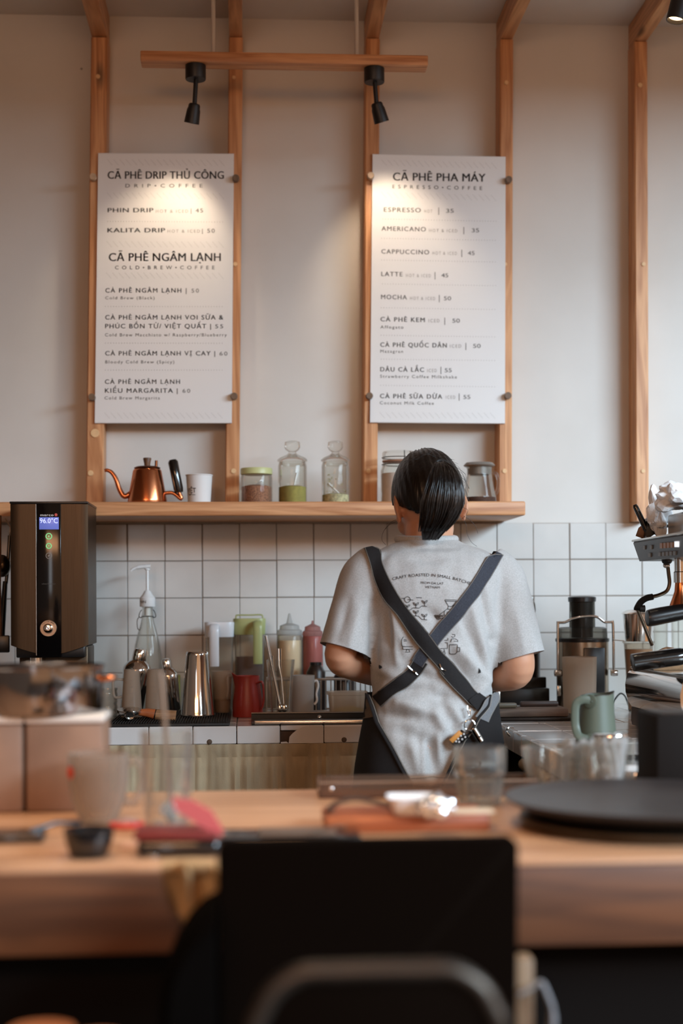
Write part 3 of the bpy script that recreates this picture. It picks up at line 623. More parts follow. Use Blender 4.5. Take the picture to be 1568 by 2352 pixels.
# ------------------------------------------------------------------ water boiler on the left
Y = -.48; s = S(Y)
xl, xr = W(24, 1300, Y).x, W(202, 1300, Y).x; xc = (xl+xr)/2
zt, zs, zb2 = Zof(1152, Y), Zof(1477, Y), Zof(1500, Y)
BRUSH = mat('brushed_bronze_steel', (74, 62, 50), .38, 1, var=.10, vs=14, stretch=(40, 40, 1))
th = thing('water_boiler', (xc, Y+.09, BC), 'tall steel countertop water boiler with blue temperature display', 'water boiler')
yb = Y+.19
def zcut(x): t = min(1, abs(x-xc)/((xr-xl)/2)); return zb2+(zs-zb2)*t**1.4
for a, b_, sd in ((xl, W(83.5, 1300, Y).x, -1), (W(140.5, 1300, Y).x, xr, 1)):
    m = MB(); n = 14; rings = []
    for i in range(n+1):
        x = a+(b_-a)*i/n; t = abs(x-xc)/((xr-xl)/2); yy = Y+.012*max(0, t-.75)**2*16*.25
        rings.append([Vector((x, yy, zcut(x))), Vector((x, yy, zt-.005)), Vector((x, yb, zt-.005)), Vector((x, yb, zcut(x)))])
    m.loft(rings).build('steel_panel', BRUSH, th, world=True)
pa, pb = W(84, 1300, Y).x, W(140, 1300, Y).x
MB().box((pa, Y-.003, zb2-.004), (pb, Y+.02, zt-.003), .001).build('front_strip', mat('glass_black', (9, 7, 7), .12), th, world=True)
MB().box((pa-.0012, Y-.0035, zb2), (pa, Y+.01, zt-.005), 0).build('trim', CHROME, th, world=True)
MB().box((xl-.001, Y-.004, zt-.0045), (xr+.001, yb+.012, zt+.001), .001).build('top_cover', BPLAST, th, world=True)
dp0, dp1 = W(90, 1188, Y-.0035), W(135, 1216, Y-.0035)
d = MB().box((dp0.x, Y-.0045, dp1.z), (dp1.x, Y-.003, dp0.z), .0006).build('display', mat('blue_display', (92, 104, 176), .3, emit=(98, 110, 190), estr=.55), th, world=True)
LITW = mat('display_digits', (220, 226, 255), .4, emit=(205, 215, 255), estr=.75)
t = MB(); put(t, '96.0°C', 91.5, 132.5, 1201.5, 11, Y=Y-.0048); t.build('digits', LITW, th, world=True, sharp=0)
t = MB(); put(t, 'marco', 92.5, 122.5, 1185.5, 5.6, sp=1.1, Y=Y-.0036); put(t, 'marco', 92.9, 122.9, 1185.5, 5.6, sp=1.1, Y=Y-.0037); t.build('brand_lettering', mat('print_white', (225, 220, 215), .5), th, world=True, sharp=0)
p = W(128.5, 1182.5, Y-.0036); MB().lathe([(3.4/s, 0), (.001, .0003)], 20, M=Matrix.Translation(p) @ Matrix.Rotation(PI/2, 4, 'X')).build('logo_dot', mat('print_red', (214, 92, 84), .5), th, world=True)
LED = mat('led_green', (130, 196, 130), .4, emit=(120, 190, 125), estr=.55); LEDW = mat('led_white', (150, 138, 128), .4)
def icon_shape(k):
    if k == 0: return [(0, 3.6), (1.8, 1), (2.2, -1), (1.2, -2.8), (0, -3.2), (-1.2, -2.8), (-2.2, -1), (-1.8, 1)]
    if k == 1: return [(0, 2.8), (1.6, .8), (1.2, -2), (-1.2, -2), (-1.6, .8)]
    return [(-3, -2.6), (-2.4, -.2), (0, 1.6), (3, 2.4), (2, -.2), (0, -1.8)]
for k, (v, r, M_) in enumerate(((1231.8, 6.4, LED), (1254, 5.6, LED), (1276.5, 6.4, LEDW))):
    p = W(112, v, Y-.0036); m = MB()
    m.tube([p+Vector((r/s*math.cos(a*PI/16), 0, r/s*math.sin(a*PI/16))) for a in range(32)], (1.35 if k < 2 else .7)/s, 6, closed=True)
    m.prism([(p.x+x_/s*.8, p.z+z_/s*.8) for x_, z_ in icon_shape(k)], 'Y', Y-.0042, Y-.003)
    m.build('button', M_, th, world=True)
t = MB(); put(t, 'uberboiler', 96, 128, 1342.5, 3.6, sp=1.1, Y=Y-.0036); t.build('small_lettering', mat('print_faint', (70, 64, 60), .5), th, world=True, sharp=0)
p = W(111.5, 1443, Y-.003); R = 19/s; Mk = Matrix.Translation(p) @ Matrix.Rotation(PI/2, 4, 'X')
MB().lathe([(R, 0), (R, .004), (R*.95, .005), (R*.62, .005)], 40, M=Mk).build('dial_ring', mat('satin_bronze', (172, 146, 124), .35, 1), th, world=True)
MB().lathe([(R*.60, .004), (R*.56, .013), (R*.5, .016), (R*.35, .0175), (.001, .0165)], 40, M=Mk).build('push_button', CHROME, th, world=True)
t = MB()
for i, ch in enumerate('PUSH FOR WATER'):
    a = math.radians(142-i*104/13)
    if ch == ' ': continue
    vs, fs = text2d(ch); c_ = Vector((R*.80*math.cos(a), R*.80*math.sin(a)))
    t.add([p+Vector((c_.x+((q.x-.33)*math.sin(a)+(q.y-.34)*math.cos(a))*.0044, -.0053, c_.y+(-(q.x-.33)*math.cos(a)+(q.y-.34)*math.sin(a))*.0044)) for q in vs], fs)
t.build('ring_lettering', INK, th, world=True, sharp=0)
MB().box((xl+.012, Y+.05, BC+.02), (xr-.006, yb, zb2+.02), .004).build('rear_column', BRUSH, th, world=True)
MB().box((xl+.01, Y+.015, zb2-.006), (xr-.01, yb, zs-.0), .003).build('under_body', BPLAST, th, world=True)
MB().lathe([(.016, 0), (.016, .03), (.011, .034), (.011, .05)], 24, c=(W(80, 1500, Y).x, Y+.03, Zof(1535, Y))).build('tap', CHROME, th, world=True)
MB().box((xl-.002, Y-.015, BC), (xr+.002, yb+.01, BC+.022), .004).build('drip_base', DSTEEL, th, world=True)
# steel ladle hanging at the left edge
b = W(8, 1300, -.30); th = thing('hanging_ladle', b, 'steel ladle hanging in the dark behind the water boiler', 'ladle')
m = MB(); m.tube([W(22, 1230, -.30), W(18, 1300, -.30), W(14, 1340, -.30)], .0045, 10); 
q = W(4, 1300, -.31); m.ball(q, (.022, .02, .028), 20); m.build('bowl', DSTEEL, th, world=True)
MB().tube([W(12, 1335, -.30), W(6, 1420, -.30), W(3, 1490, -.30)], [.006, .008, .007], 10).build('handle', BPLAST, th, world=True)
MB().tube([W(22, 1230, -.30), W(24, 1212, -.29), (W(24, 1205, -.12).x, -.2, SHT-SHH-.001)], .002, 8).build('hook', CHROME, th, world=True)
b = W(5, 1480, -.36); th = thing('hanging_spatula', b, 'dark spatula with wooden tip hanging at the left edge behind the boiler', 'spatula')
m = MB(); m.box(b+Vector((-.03, -.005, -.02)), b+Vector((.018, .005, .022)), .003); m.build('blade', BPLAST, th, world=True)
MB().tube([b+Vector((-.004, 0, .015)), b+Vector((-.008, .004, .14)), b+Vector((-.01, .03, SHT-SHH-b.z-.001))], .005, 10).build('handle', WALN, th, world=True)

# ------------------------------------------------------------------ left run of the back counter
Zc = BC
def bz(v, Y): return Zof(v, Y)-BC
# drip mat
Y0, Y1 = CFY+.012, -.17
ma, mb_ = W(243, 1668, Y0).x, W(527, 1668, Y0).x
th = thing('bar_mat', ((ma+mb_)/2, (Y0+Y1)/2, BC), 'black ribbed rubber bar mat on the left part of the back counter', 'bar mat')
m = MB(); m.box((ma, Y0, BC), (mb_, Y1, BC+.006), .002); nr = 46
for i in range(nr):
    x = ma+.008+(mb_-ma-.016)*i/(nr-1); m.box((x-.0013, Y0+.008, BC+.0055), (x+.0013, Y1-.008, BC+.0095), .0008, seg=1)
m.build('mat', RUBBER, th, world=True)
MATZ = BC+.0095
def on(u, Y, z=BC): return spot_on(u, Y, z)
# syrup bottle with pump
Y = -.12; s = S(Y); b = on(339, Y)
th = thing('pump_bottle', b, 'clear swing top glass bottle fitted with a tall white syrup pump', 'bottle')
f = lambda v: bz(v, Y)
MB().shell([(33/s, 0), (35/s, .006), (35.5/s, f(1540)), (33.5/s, f(1505)), (29/s, f(1478)), (22/s, f(1450)), (15/s, f(1425)), (12/s, f(1405)), (12/s, f(1392)), (13.5/s, f(1390))], .0025, 44).build('glass_body', CLEAR, th)
t = MB(); t.lathe([(17/s, f(1391)), (17.8/s, f(1389)), (17.8/s, f(1371)), (16/s, f(1369)), (10/s, f(1361)), (7/s, f(1355)), (4/s, f(1354)), (3.2/s, f(1352)), (3.2/s, f(1308)), (6/s, f(1307)), (6/s, f(1304)), (.001, f(1304))], 32)
t.tube(spline([(7/s, 0, f(1299)), (-4/s, 0, f(1299.5)), (-20/s, 0, f(1301)), (-32/s, 0, f(1305)), (-37/s, 0, f(1309))], 6), [5/s]*7+[4.4/s]*7+[3.6/s]*7+[3.2/s]*4, 12); t.build('pump', WPLAST, th)
t = MB(); rf = lambda z: 17.9/s; wrap_text(t, 'NIN', -1.0, -.12, f(1383), 6.3/s, rf, .0004); t.build('lettering', INK, th, sharp=0)
MB().tube([(0, 0, f(1390)), (0, 0, f(1411))], 7/s, 16).build('pump_sleeve', WPLAST, th); MB().tube([(0, 0, f(1411)), (2/s, 0, .012)], 2.2/s, 10).build('dip_tube', CLEARP, th)
m = MB()
for sg in (-1, 1):
    m.tube(spline([(sg*13/s, 0, f(1398)), (sg*17/s, -.004, f(1404)), (sg*19/s, -.004, f(1413)), (sg*15/s, -.004, f(1416)), (sg*13/s, 0, f(1414))], 5), .0011, 8)
m.tube(spline([(-18/s, -.004, f(1413)), (-23/s, -.006, f(1422)), (-22/s, -.006, f(1440)), (-17/s, -.006, f(1444))], 5), .0011, 8)
m.tube([(13/s*math.cos(a*PI/12), 13/s*math.sin(a*PI/12), f(1413)) for a in range(24)], .0011, 6, closed=True); m.build('wire_clip', WIRE, th)
# shakers
def shaker(b, prof_, lab, M=Matrix()):
    th = thing('cocktail_shaker', b, lab, 'shaker', 'steel shakers on the bar mat'); cut = prof_[1]
    MB().lathe(prof_[0], 40, M=M).build('cup', CHROME, th); MB().lathe(cut, 40, M=M).build('shoulder', CHROME, th); MB().lathe(prof_[2], 40, M=M).build('cap', CHROME, th); return th
Y = -.30; s = S(Y)
def cob(s, H, R):
    h = H
    return ([(R*.72, 0), (R*.8, .004), (R*.95, h*.45), (R, h*.62), (R, h*.635), (.001, h*.635)], [(R*1.03, h*.61), (R*1.03, h*.665), (R*.98, h*.70), (R*.80, h*.76), (R*.55, h*.80), (R*.46, h*.82), (.001, h*.82)], [(R*.5, h*.80), (R*.52, h*.815), (R*.48, h*.94), (R*.40, h*.985), (R*.2, h), (.001, h)])
H = .158
Mt = Matrix.Rotation(math.radians(9), 4, 'Y')
shaker(on(300, Y, MATZ+.005), cob(s, H, 32/s), 'steel cobbler shaker leaning right behind the frosted measuring cups', Mt)
Y = -.25; s = S(Y); shaker(on(397, Y, MATZ+.002), cob(s, .133, 22/s), 'small steel cobbler shaker leaning left between measuring cup and tall tin', Matrix.Rotation(math.radians(-8), 4, 'Y'))
Y = -.40; s = S(Y); b = on(453, Y, MATZ)
th = thing('shaker_tin', b, 'tall tapered steel shaker tin standing upside down on the bar mat', 'shaker')
h = Zof(1494, Y)-MATZ
MB().lathe([(38.5/s, 0), (39/s, .002), (38/s, .005), (26/s, h-.010), (26.3/s, h-.007), (25/s, h-.002), (23/s, h), (.001, h)], 48).build('tin', CHROME, th)
# frosted measuring cups (upside down)
def mcup(u, half0, half1, vt, Y, lab, hside=-1):
    s = S(Y); b = on(u, Y, MATZ); h = Zof(vt, Y)-MATZ
    th = thing('measuring_cup', b, lab, 'measuring cup', 'frosted plastic measuring cups')
    m = MB(); inn = .0012
    m.lathe([(half0/s, 0), (half0/s*1.03, .0015), (half0/s, .004), (half1/s, h-.003), (half1/s-.002, h), (.001, h), (.001, h-inn), (half1/s-.003, h-inn), (half0/s-inn, .003), (half0/s-inn, 0)], 32); m.build('cup_body', FROST, th)
    t = MB()
    for k in range(9):
        z = h*(.22+.07*k); r = (half0+(half1-half0)*z/h)/s+.0003; a0 = -.15; L = .2 if k % 2 else .34
        t.tube([(r*math.sin(a0+q*L/4), -r*math.cos(a0+q*L/4), z) for q in range(5)], .0004, 5)
    t.build('scale_marks', mat('print_grey', (150, 140, 130), .6), th)
    if hside:
        m = MB(); r0, r1 = half0/s*.95, half1/s
        m.tube(spline([(hside*r1, 0, h*.78), (hside*(r0+.018), 0, h*.78), (hside*(r0+.020), 0, h*.6), (hside*(r0+.016), 0, h*.42), (hside*(r0+.0), 0, h*.42)], 6), .0032, 8); m.build('handle', FROST, th)
mcup(302, 24, 17.5, 1533, -.42, 'frosted measuring cup standing upside down in front of the leaning shaker')
mcup(357, 25, 19, 1533, -.42, 'frosted measuring cup standing upside down right of the other, below the pump bottle', 0)
# upturned portafilter with wooden handle
Y = -.50; s = S(Y); b = on(296, Y, MATZ); f = lambda v: Zof(v, Y)-MATZ
th = thing('portafilter', b, 'chrome portafilter with orange wooden handle lying on the bar mat', 'portafilter')
tz = f(1628)
Mp = Matrix.Translation((0, 0, tz)) @ Matrix.Rotation(math.radians(8), 4, 'X')
MB().lathe([(27/s, .004), (28/s, .001), (27/s, -.004), (20/s, -.008), (.001, -.009)], 36, M=Mp).build('basket_rim', STEEL, th)
MB().lathe([(20/s, .002), (18/s, .0035), (.001, .004)], 30, M=Mp).build('filter', STEEL, th)
MB().tube([(0, -.012, tz-.002), (1/s, -.026, tz-.012), (4/s, -.040, .0135), (4.5/s, -.042, .0125)], [13/s, 11.5/s, 11/s, 9/s], 20).build('spout', STEEL, th)
wx0 = 20/s
ORW = wood('orange_handle_wood', (150, 78, 40), (190, 108, 62), 'X', .4, 3, False); PALW = wood('pale_turned_wood', (128, 92, 62), (178, 138, 100), 'X', .5, 3, False)
MB().tube([(wx0, .004, tz-.004), (wx0+20/s, .006, tz-.005), (wx0+37/s, .008, tz-.009)], [7/s, 10/s, 12/s], 16).build('handle', ORW, th)
MB().tube([(wx0+37/s, .008, tz-.009), (wx0+39/s, .008, tz-.0095)], 12.2/s, 16).build('ring', BPLAST, th)
MB().tube([(wx0+39/s, .008, tz-.0095), (wx0+62/s, .009, tz-.013), (wx0+85/s, .01, tz-.016)], [12/s, 14/s, 15/s], 18).build('handle_end', PALW, th)
MB().tube([(wx0+85.0/s, .01, tz-.016), (wx0+85.6/s, .01, tz-.0161)], [9/s, 8/s], 18).build('end_hole', BROKEN, th)
# glass jar at the left
Y = -.34; s = S(Y); b = on(246, Y); th = thing('ridged_glass', b, 'small ridged glass tumbler at the left end of the bar mat', 'glass')
h = bz(1572, Y); MB().shell([(20/s, 0), (22/s, .004)]+[((23+0.7*math.sin(i*1.5))/s, .008+i*(h-.012)/18) for i in range(19)], .002, 32).build('glass_body', CLEARF, th)
# green card
Y = -.06; b = on(401, Y); th = thing('green_carton', b, 'small olive green carton behind the small shaker', 'carton'); h = bz(1547, Y); ww = 12/S(Y)
MB().box((-ww, -.01, 0), (ww, .015, h), .0015).build('box', mat('olive_card', (150, 150, 66), .6), th); MB().box((-ww+.003, -.0106, h*.1), (ww-.003, -.0098, h*.9), 0).build('panel', mat('olive_card_light', (178, 176, 92), .6), th)
# pitchers
def pitcher(u, half, Y, vt_lid, vb_lid, lidm, tm, fillm, vfill, hx0, hx1, vh0, vh1, lab, bail=False, left_h=False):
    s = S(Y); b = on(u, Y, BC); th = thing('lidded_pitcher', b, lab, 'pitcher', 'square lidded pitchers'); f = lambda v: bz(v, Y)
    r = half/s
    def rr(k, z, n=32):
        o = []
        for i in range(n):
            a = 2*PI*i/n; c, sn = math.cos(a), math.sin(a); e = 4.5
            q = (abs(c)**e+abs(sn)**e)**(-1/e); o.append(Vector((r*k*q*c, r*k*q*sn*.8, z)))
        return o
    H = f(vb_lid)
    MB().loft([rr(.86, 0), rr(.88, .004), rr(.96, H), rr(.935, H), rr(.86, .006), rr(.5, .006)], False).build('body', tm, th)
    if fillm: MB().loft([rr(.855, .007), rr(.90, f(vfill))]).build('drink', fillm, th)
    m = MB().loft([rr(.97, H-.008), rr(1.0, H-.006), rr(1.04, f(vt_lid)-.003), rr(1.02, f(vt_lid)), rr(.9, f(vt_lid))]); m.build('lid', lidm, th)
    if bail:
        v0 = f(vt_lid); MB().tube(spline([(-r*.85, 0, v0-.004), (-r*.85, 0, f(1414)), (-r*.75, 0, f(1411.5)), (0, 0, f(1411.5)), (r*.72, 0, f(1411)), (r*.84, 0, f(1415)), (r*.84, 0, v0-.004)], 5), .002, 10).build('bail_handle', lidm, th)
    hx = (hx0+hx1)/2-u; hw = (hx1-hx0)/2
    y0 = -r*.8
    t = MB(); zz0 = f(vh0); zz1 = f(vh1)
    rings = []
    for (yy, z, th_) in ((y0+.006, zz0-.006, .010), (y0-.012, zz0-.002, .010), (y0-.024, zz0-.010, .009), (y0-.027, zz0-.03, .007), (y0-.026, zz1+.02, .006), (y0-.024, zz1, .005)):
        k = hw/s; rings.append((yy, z, th_, k))
    pts = [(hx/s, a, z) for a, z, _, _ in rings]
    t.tube(spline(pts, 5), [hw/s*.92]*(5*5+1), 14, flat=.38, upv=(0, 1, 0)); t.build('handle', lidm, th); return th
TEA = mat('dark_tea', (66, 34, 20), .25); GREENL = mat('avocado_plastic', (166, 170, 112), .38); WLID = mat('white_lid', (226, 228, 230), .3)
pitcher(504, 33, -.09, 1427, 1454, WLID, CLEARP, None, 0, 481, 505, 1432, 1526, 'clear square pitcher with white lid and white handle')
pitcher(573, 36, -.075, 1419, 1449, GREENL, CLEARP, TEA, 1506, 580, 603, 1425, 1521, 'square pitcher of dark tea with an avocado green lid', True)
# plastic measuring jug
Y = -.30; s = S(Y); b = on(509, Y, MATZ); h = Zof(1539, Y)-MATZ
th = thing('plastic_jug', b, 'translucent plastic measuring jug right of the tall shaker tin', 'jug')
MB().shell([(18/s, 0), (19/s, .003), (24/s, h-.002), (25.5/s, h)], .0013, 32).build('cup_body', FROST, th)
MB().tube(spline([(22/s, -.012, h*.88), (13/s, -24/s, h*.86), (14/s, -28/s, h*.6), (12/s, -25/s, h*.36), (18/s, -.01, h*.34)], 6), .0035, 10).build('handle', FROST, th)
MB().lathe([(17/s, .002), (19.5/s, h*.32), (.001, h*.33)], 28).build('syrup', mat('syrup_amber', (120, 92, 62), .3), th)
# red milk pitcher
RED = mat('red_enamel', (158, 52, 44), .38)
Y = -.32; s = S(Y); b = on(568, Y); h = bz(1550, Y); th = thing('milk_pitcher', b, 'red enamel milk pitcher beside the glass of spoons', 'milk pitcher', 'enamel milk pitchers')
m = MB(); n = 40; pr = [(34/s, 0), (35/s, .004), (34/s, h*.35), (29/s, h*.72), (27/s, h*.9), (27.5/s, h)]
m.shell(pr, .0016, n)
for v in m.v:
    if v.z > h*.7 and v.x < 0 and abs(v.y) < .012: k = (v.z-h*.7)/(h*.3); v.x -= .010*k*(1-abs(v.y)/.012); v.z += .008*k*(1-abs(v.y)/.012)
m.build('body', RED, th)
MB().tube(spline([(22/s, -18/s, h*.82), (32/s, -24/s, h*.86), (36/s, -24/s, h*.72), (36/s, -24/s, h*.35), (30/s, -20/s, h*.16)], 6), .0058, 12, flat=.45).build('handle', RED, th)
# glass of spoons and a straw
Y = -.40; s = S(Y); b = on(644, Y); h = bz(1514, Y); th = thing('spoon_glass', b, 'tall clear glass holding two bar spoons and a metal straw', 'glass')
pr = [(22/s, 0), (23/s, .004), (23.5/s, .012), (25/s, h*.3), (28/s, h*.66), (29.5/s, h*.72), (33/s, h)]
MB().shell(pr, .0022, 40).build('glass_body', CLEAR, th); MB().lathe([(20/s, .003), (22/s, .008), (.001, .009)], 30).build('glass_base', CLEAR, th)
th2 = thing('metal_straw', b+Vector((0, .001, .012)), 'thin metal straw leaning left in the glass of spoons', 'straw')
MB().tube([(2/s, -.006, 0), (-33/s, .006, Zof(1459, Y)-b.z-.012)], .0035, 12).build('straw', CHROME, th2)
for dx, tx, tv, lab in ((8, -3, 1489, 'bar spoon with flat handle end standing in the tall glass'), (-2, -22, 1505, 'second bar spoon hidden behind the first in the tall glass')):
    t2 = thing('bar_spoon', b+Vector((0, 0, .010)), lab, 'spoon', 'bar spoons in the tall glass'); z1 = Zof(tv, Y)-b.z-.01
    MB().ball((dx/s, -.008, .014), (.008, .004, .013), 16).build('bowl', CHROME, t2)
    MB().tube([(dx/s*.9, -.008, .024), ((dx+tx)/2/s, 0, z1*.55), (tx/s*.9, .004, z1*.75), (tx/s, .006, z1)], [.0018, .0022, .0055, .0062], 10, flat=.4, upv=(0, 1, 0)).build('stem', CHROME, t2)
# white plastic cup with handle
Y = -.33; s = S(Y); b = on(694, Y); h = bz(1550, Y); th = thing('plastic_cup', b, 'white translucent plastic cup with a curled handle behind the spoon glass', 'cup')
WF = glass('milky_plastic', (240, 238, 234), (200, 195, 188), .25, .7, .6, (226, 222, 218))
MB().shell([(24/s, 0), (25/s, .003), (28/s, h)], .0013, 36).build('cup_body', WF, th)
MB().tube(spline([(26/s, 0, h*.84), (33/s, 0, h*.86), (36/s, 0, h*.74), (32/s, 0, h*.55), (33/s, 0, h*.38), (27/s, 0, h*.28)], 6), .0028, 10).build('handle', WPLAST, th)
# squeeze bottles
def squeeze(u, half, Y, vt, vsh, vfill, fm, fm2, lab):
    s = S(Y); b = on(u, Y); f = lambda v: bz(v, Y); th = thing('squeeze_bottle', b, lab, 'squeeze bottle', 'sauce squeeze bottles'); r = half/s
    MB().shell([(r*.95, 0), (r, .004), (r, f(vsh)), (r*.92, f(vsh)+.006)], .0012, 36).build('bottle', CLEARP, th)
    MB().lathe([(r*.93, .002), (r*.96, .006), (r*.96, f(vfill)), (.001, f(vfill))], 36).build('sauce', fm, th)
    MB().lathe([(r*.95, f(vsh)+.004), (r*.98, f(vsh)+.006), (r*.96, f(vsh)+.017), (r*.78, f(vsh)+.020), (r*.74, f(vsh)+.030), (r*.25, f(vsh)+.036), (r*.13, f(vt)-.008), (r*.08, f(vt)), (.001, f(vt))], 36).build('nozzle_cap', fm2, th); return th
CREAM = mat('cream_sauce', (238, 222, 192), .5); PINKS = mat('berry_sauce', (164, 78, 72), .5, var=.12, vs=50); CAPW = glass('nozzle_clear', (240, 238, 234), (205, 200, 194), .2, .7, .5, (222, 222, 220)); CAPP = glass('nozzle_pink', (226, 190, 184), (190, 150, 144), .2, .7, .5, (206, 160, 152))
squeeze(665, 29.5, -.10, 1408, 1462, 1470, CREAM, CAPW, 'wide squeeze bottle of cream coloured sauce behind the white cup')
th = squeeze(718, 24, -.10, 1425, 1465, 1460, PINKS, CAPP, 'squeeze bottle of pink berry sauce next to the raised elbow')
# glass dish rack: wire rail
Y = -.22; s = S(Y); z1 = Zof(1560, Y); xa, xb = W(612, 1560, Y).x, W(850, 1560, Y).x
th = thing('wire_rack', ((xa+xb)/2, -.16, BC), 'low steel wire rack behind the lemon tub', 'rack')
m = MB(); loop = [(xa, Y, z1), (xb, Y, z1), (xb, -.135, z1), (xa, -.135, z1)]
m.tube(loop, .0032, 8, closed=True); m.build('top_rail', STEEL, th, world=True)
m = MB(); m.tube([(xa, Y, BC+.004), (xb, Y, BC+.004), (xb, -.135, BC+.004), (xa, -.135, BC+.004)], .003, 8, closed=True)
m.build('bottom_rail', STEEL, th, world=True); m = MB(); k = 22
for i in range(k): x = xa+(xb-xa)*i/(k-1); m.tube([(x, Y, BC+.003), (x, Y, z1)], .0016, 6)
m.build('wires', STEEL, th, world=True)
# two dark bottles/cans behind the rack
for u, half, vt, lab in ((725, 22, 1528, 'dark brown bottle standing inside the wire rack below the berry sauce'), (790, 24, 1540, 'dark brown jar standing inside the wire rack near the person')):
    Y = -.1785; s = S(Y); b = on(u, Y, BC+.0005); h = bz(vt, Y); th = thing('dark_bottle', b, lab, 'bottle', 'dark bottles in the wire rack')
    MB().lathe([(half/s, 0), (half*1.0/s, h*.85), (half*.7/s, h*.97), (half*.6/s, h), (.001, h)], 28).build('body', mat('dark_amber', (44, 32, 26), .35), th); MB().lathe([(half*.62/s, h+.0002), (half*.62/s, h+.008), (.001, h+.008)], 24).build('cap', BPLAST, th)
# lemon tub
Y = -.40; s = S(Y); b = on(797, Y); h = bz(1588, Y); th = thing('food_tub', b, 'clear plastic tub of lemon pieces at the left elbow of the person', 'tub')
def rect(hx, hy, z, e=5, n=36):
    o = []
    for i in range(n):
        a = 2*PI*i/n; c, sn = math.cos(a), math.sin(a); q = (abs(c)**e+abs(sn)**e)**(-1/e); o.append(Vector((hx*q*c, hy*q*sn, z)))
    return o
MB().loft([rect(39/s, .03, 0), rect(40/s, .031, .003), rect(44/s, .036, h-.008), rect(47/s, .039, h-.007), rect(47/s, .039, h-.001), rect(45.5/s, .037, h), rect(43/s, .035, h-.01), rect(38.5/s, .0295, .003), rect(20/s, .01, .003)], False).build('tub', FROST, th)
LEM = mat('lemon', (214, 204, 110), .45, var=.1, vs=30)
for i, (dx, dy, dz, r, lab) in enumerate(((-16, -.004, .012, .0155, 'lemon half lying at the left inside the plastic tub'), (8, .0, .013, .0165, 'larger lemon half lying in the middle of the plastic tub'), (24, .004, .011, .012, 'lemon wedge lying at the right inside the plastic tub'))):
    l = thing('lemon_piece', b+Vector((dx/s, dy, .0035)), lab, 'lemon', 'lemon pieces in the tub'); MB().ball((0, 0, dz), (r*1.15, r*.9, dz-.0002), 18).build('flesh', LEM, l); MB().tube([(r*1.1*math.cos(a*PI/10), -.004+r*.2*math.sin(a), dz+r*.7*math.sin(a*PI/10)*.9) for a in range(20)], .0016, 6, closed=True).build('rind', mat('lemon_rind', (196, 176, 60), .5), l)
# sink under a steel rim
Yb, Yf = -.44, CFY+.03
xa, xb = W(577, 1640, Yb).x, W(1120, 1640, Yb).x
th = thing('sink_tray', ((xa+xb)/2, (Yb+Yf)/2, BC), 'shallow dark steel tray with bright rim at the front of the counter', 'tray')
MB().box((xa, Yf, BC+.0005), (xb, Yb, BC+.004), .001).build('tray_floor', BPLAST, th, world=True)
m = MB(); m.tube([(xa, Yb, BC+.016), (xb, Yb, BC+.016)], .0026, 8); m.build('rear_rim', STEEL, th, world=True)
MB().box((xa, Yb-.001, BC+.0005), (xb, Yb+.003, BC+.015), 0).build('rear_wall', BPLAST, th, world=True)
MB().box((xa+.006, Yf-.003, BC+.0005), (xb, Yf+.006, BC+.010), .003).build('front_rim', STEEL, th, world=True)
MB().ball(W(733, 1648, Yb-.02), .006, 14).build('drain_knob', CHROME, th, world=True)
# chopping board and knives at right
Y = -.53; s = S(Y)
xa, xb = W(1128, 1640, Y).x, W(1304, 1640, Y).x
th = thing('rail_sill', ((xa+xb)/2+.05, -.535, BC), 'dark steel channel under the chopping board at right', 'channel'); MB().box((xa-.02, Y-.03, BC+.0003), (W(1330, 1640, Y).x, -.40, BC+.008), .002).build('channel', mat('dark_channel', (40, 34, 30), .4, .6), th, world=True)
DBRD = wood('dark_board', (84, 66, 54), (124, 100, 84), 'X', .6, 1.5, False)
zb_ = BC+.0082; zt_ = Zof(1632, Y-.01)
th = thing('chopping_board', ((xa+xb)/2, Y+.05, zb_), 'worn dark wooden chopping board at the right hip of the person', 'chopping board'); MB().box((xa-.04, Y-.01, zb_), (xb, Y+.12, zt_), .004).build('board', DBRD, th, world=True)
for u0_, u1_, yy, lab, c_ in ((1194, 1281, Y+.06, 'knife with dark brown handle at the back of the chopping board', (62, 40, 30)), (1105, 1186, Y+.015, 'knife with olive brown handle at the front of the chopping board', (96, 82, 62))):
    a, b_ = W(u0_, 1620, yy).x, W(u1_, 1620, yy).x; z = zt_+.0006
    th = thing('kitchen_knife', ((a+b_)/2, yy, z), lab, 'knife', 'knives on the chopping board')
    MB().box((a, yy-.009, z), (b_, yy+.009, z+.012), .004).build('handle', mat('knife_handle_%d' % c_[0], c_, .5), th, world=True)
    MB().prism([(yy-.010, z+.0005), (yy+.012, z+.0005), (yy+.0, z+.0025)], 'X', a-.11, a+.002).build('blade', STEEL, th, world=True)
# dark swing-top bottle
Y = -.14; s = S(Y); b = on(1215, Y); f = lambda v: bz(v, Y); th = thing('swing_top_bottle', b, 'dark swing top bottle half hidden by the right sleeve', 'bottle')
MB().lathe([(24/s, 0), (25/s, .005), (25/s, f(1470)), (22/s, f(1440)), (13/s, f(1418)), (10.5/s, f(1408))], 36).build('bottle', mat('cola_glass', (30, 20, 16), .12, coat=.4), th)
MB().lathe([(9.5/s, f(1410)), (9/s, f(1384)), (.001, f(1384))], 24).build('neck', CLEAR, th); MB().lathe([(7/s, f(1386)), (7/s, f(1381)), (9/s, f(1379)), (10/s, f(1373)), (.001, f(1372))], 24).build('stopper', WPLAST, th); MB().lathe([(7.4/s, f(1387)), (7.4/s, f(1382))], 24).build('seal', mat('seal_red', (120, 52, 36), .6), th)
m = MB()
for sg in (-1, 1): m.tube(spline([(sg*8/s, -.002, f(1376)), (sg*13/s, -.003, f(1390)), (sg*14/s, -.003, f(1406)), (sg*10/s, -.002, f(1412))], 5), .0011, 8)
m.build('wire_clip', WIRE, th)
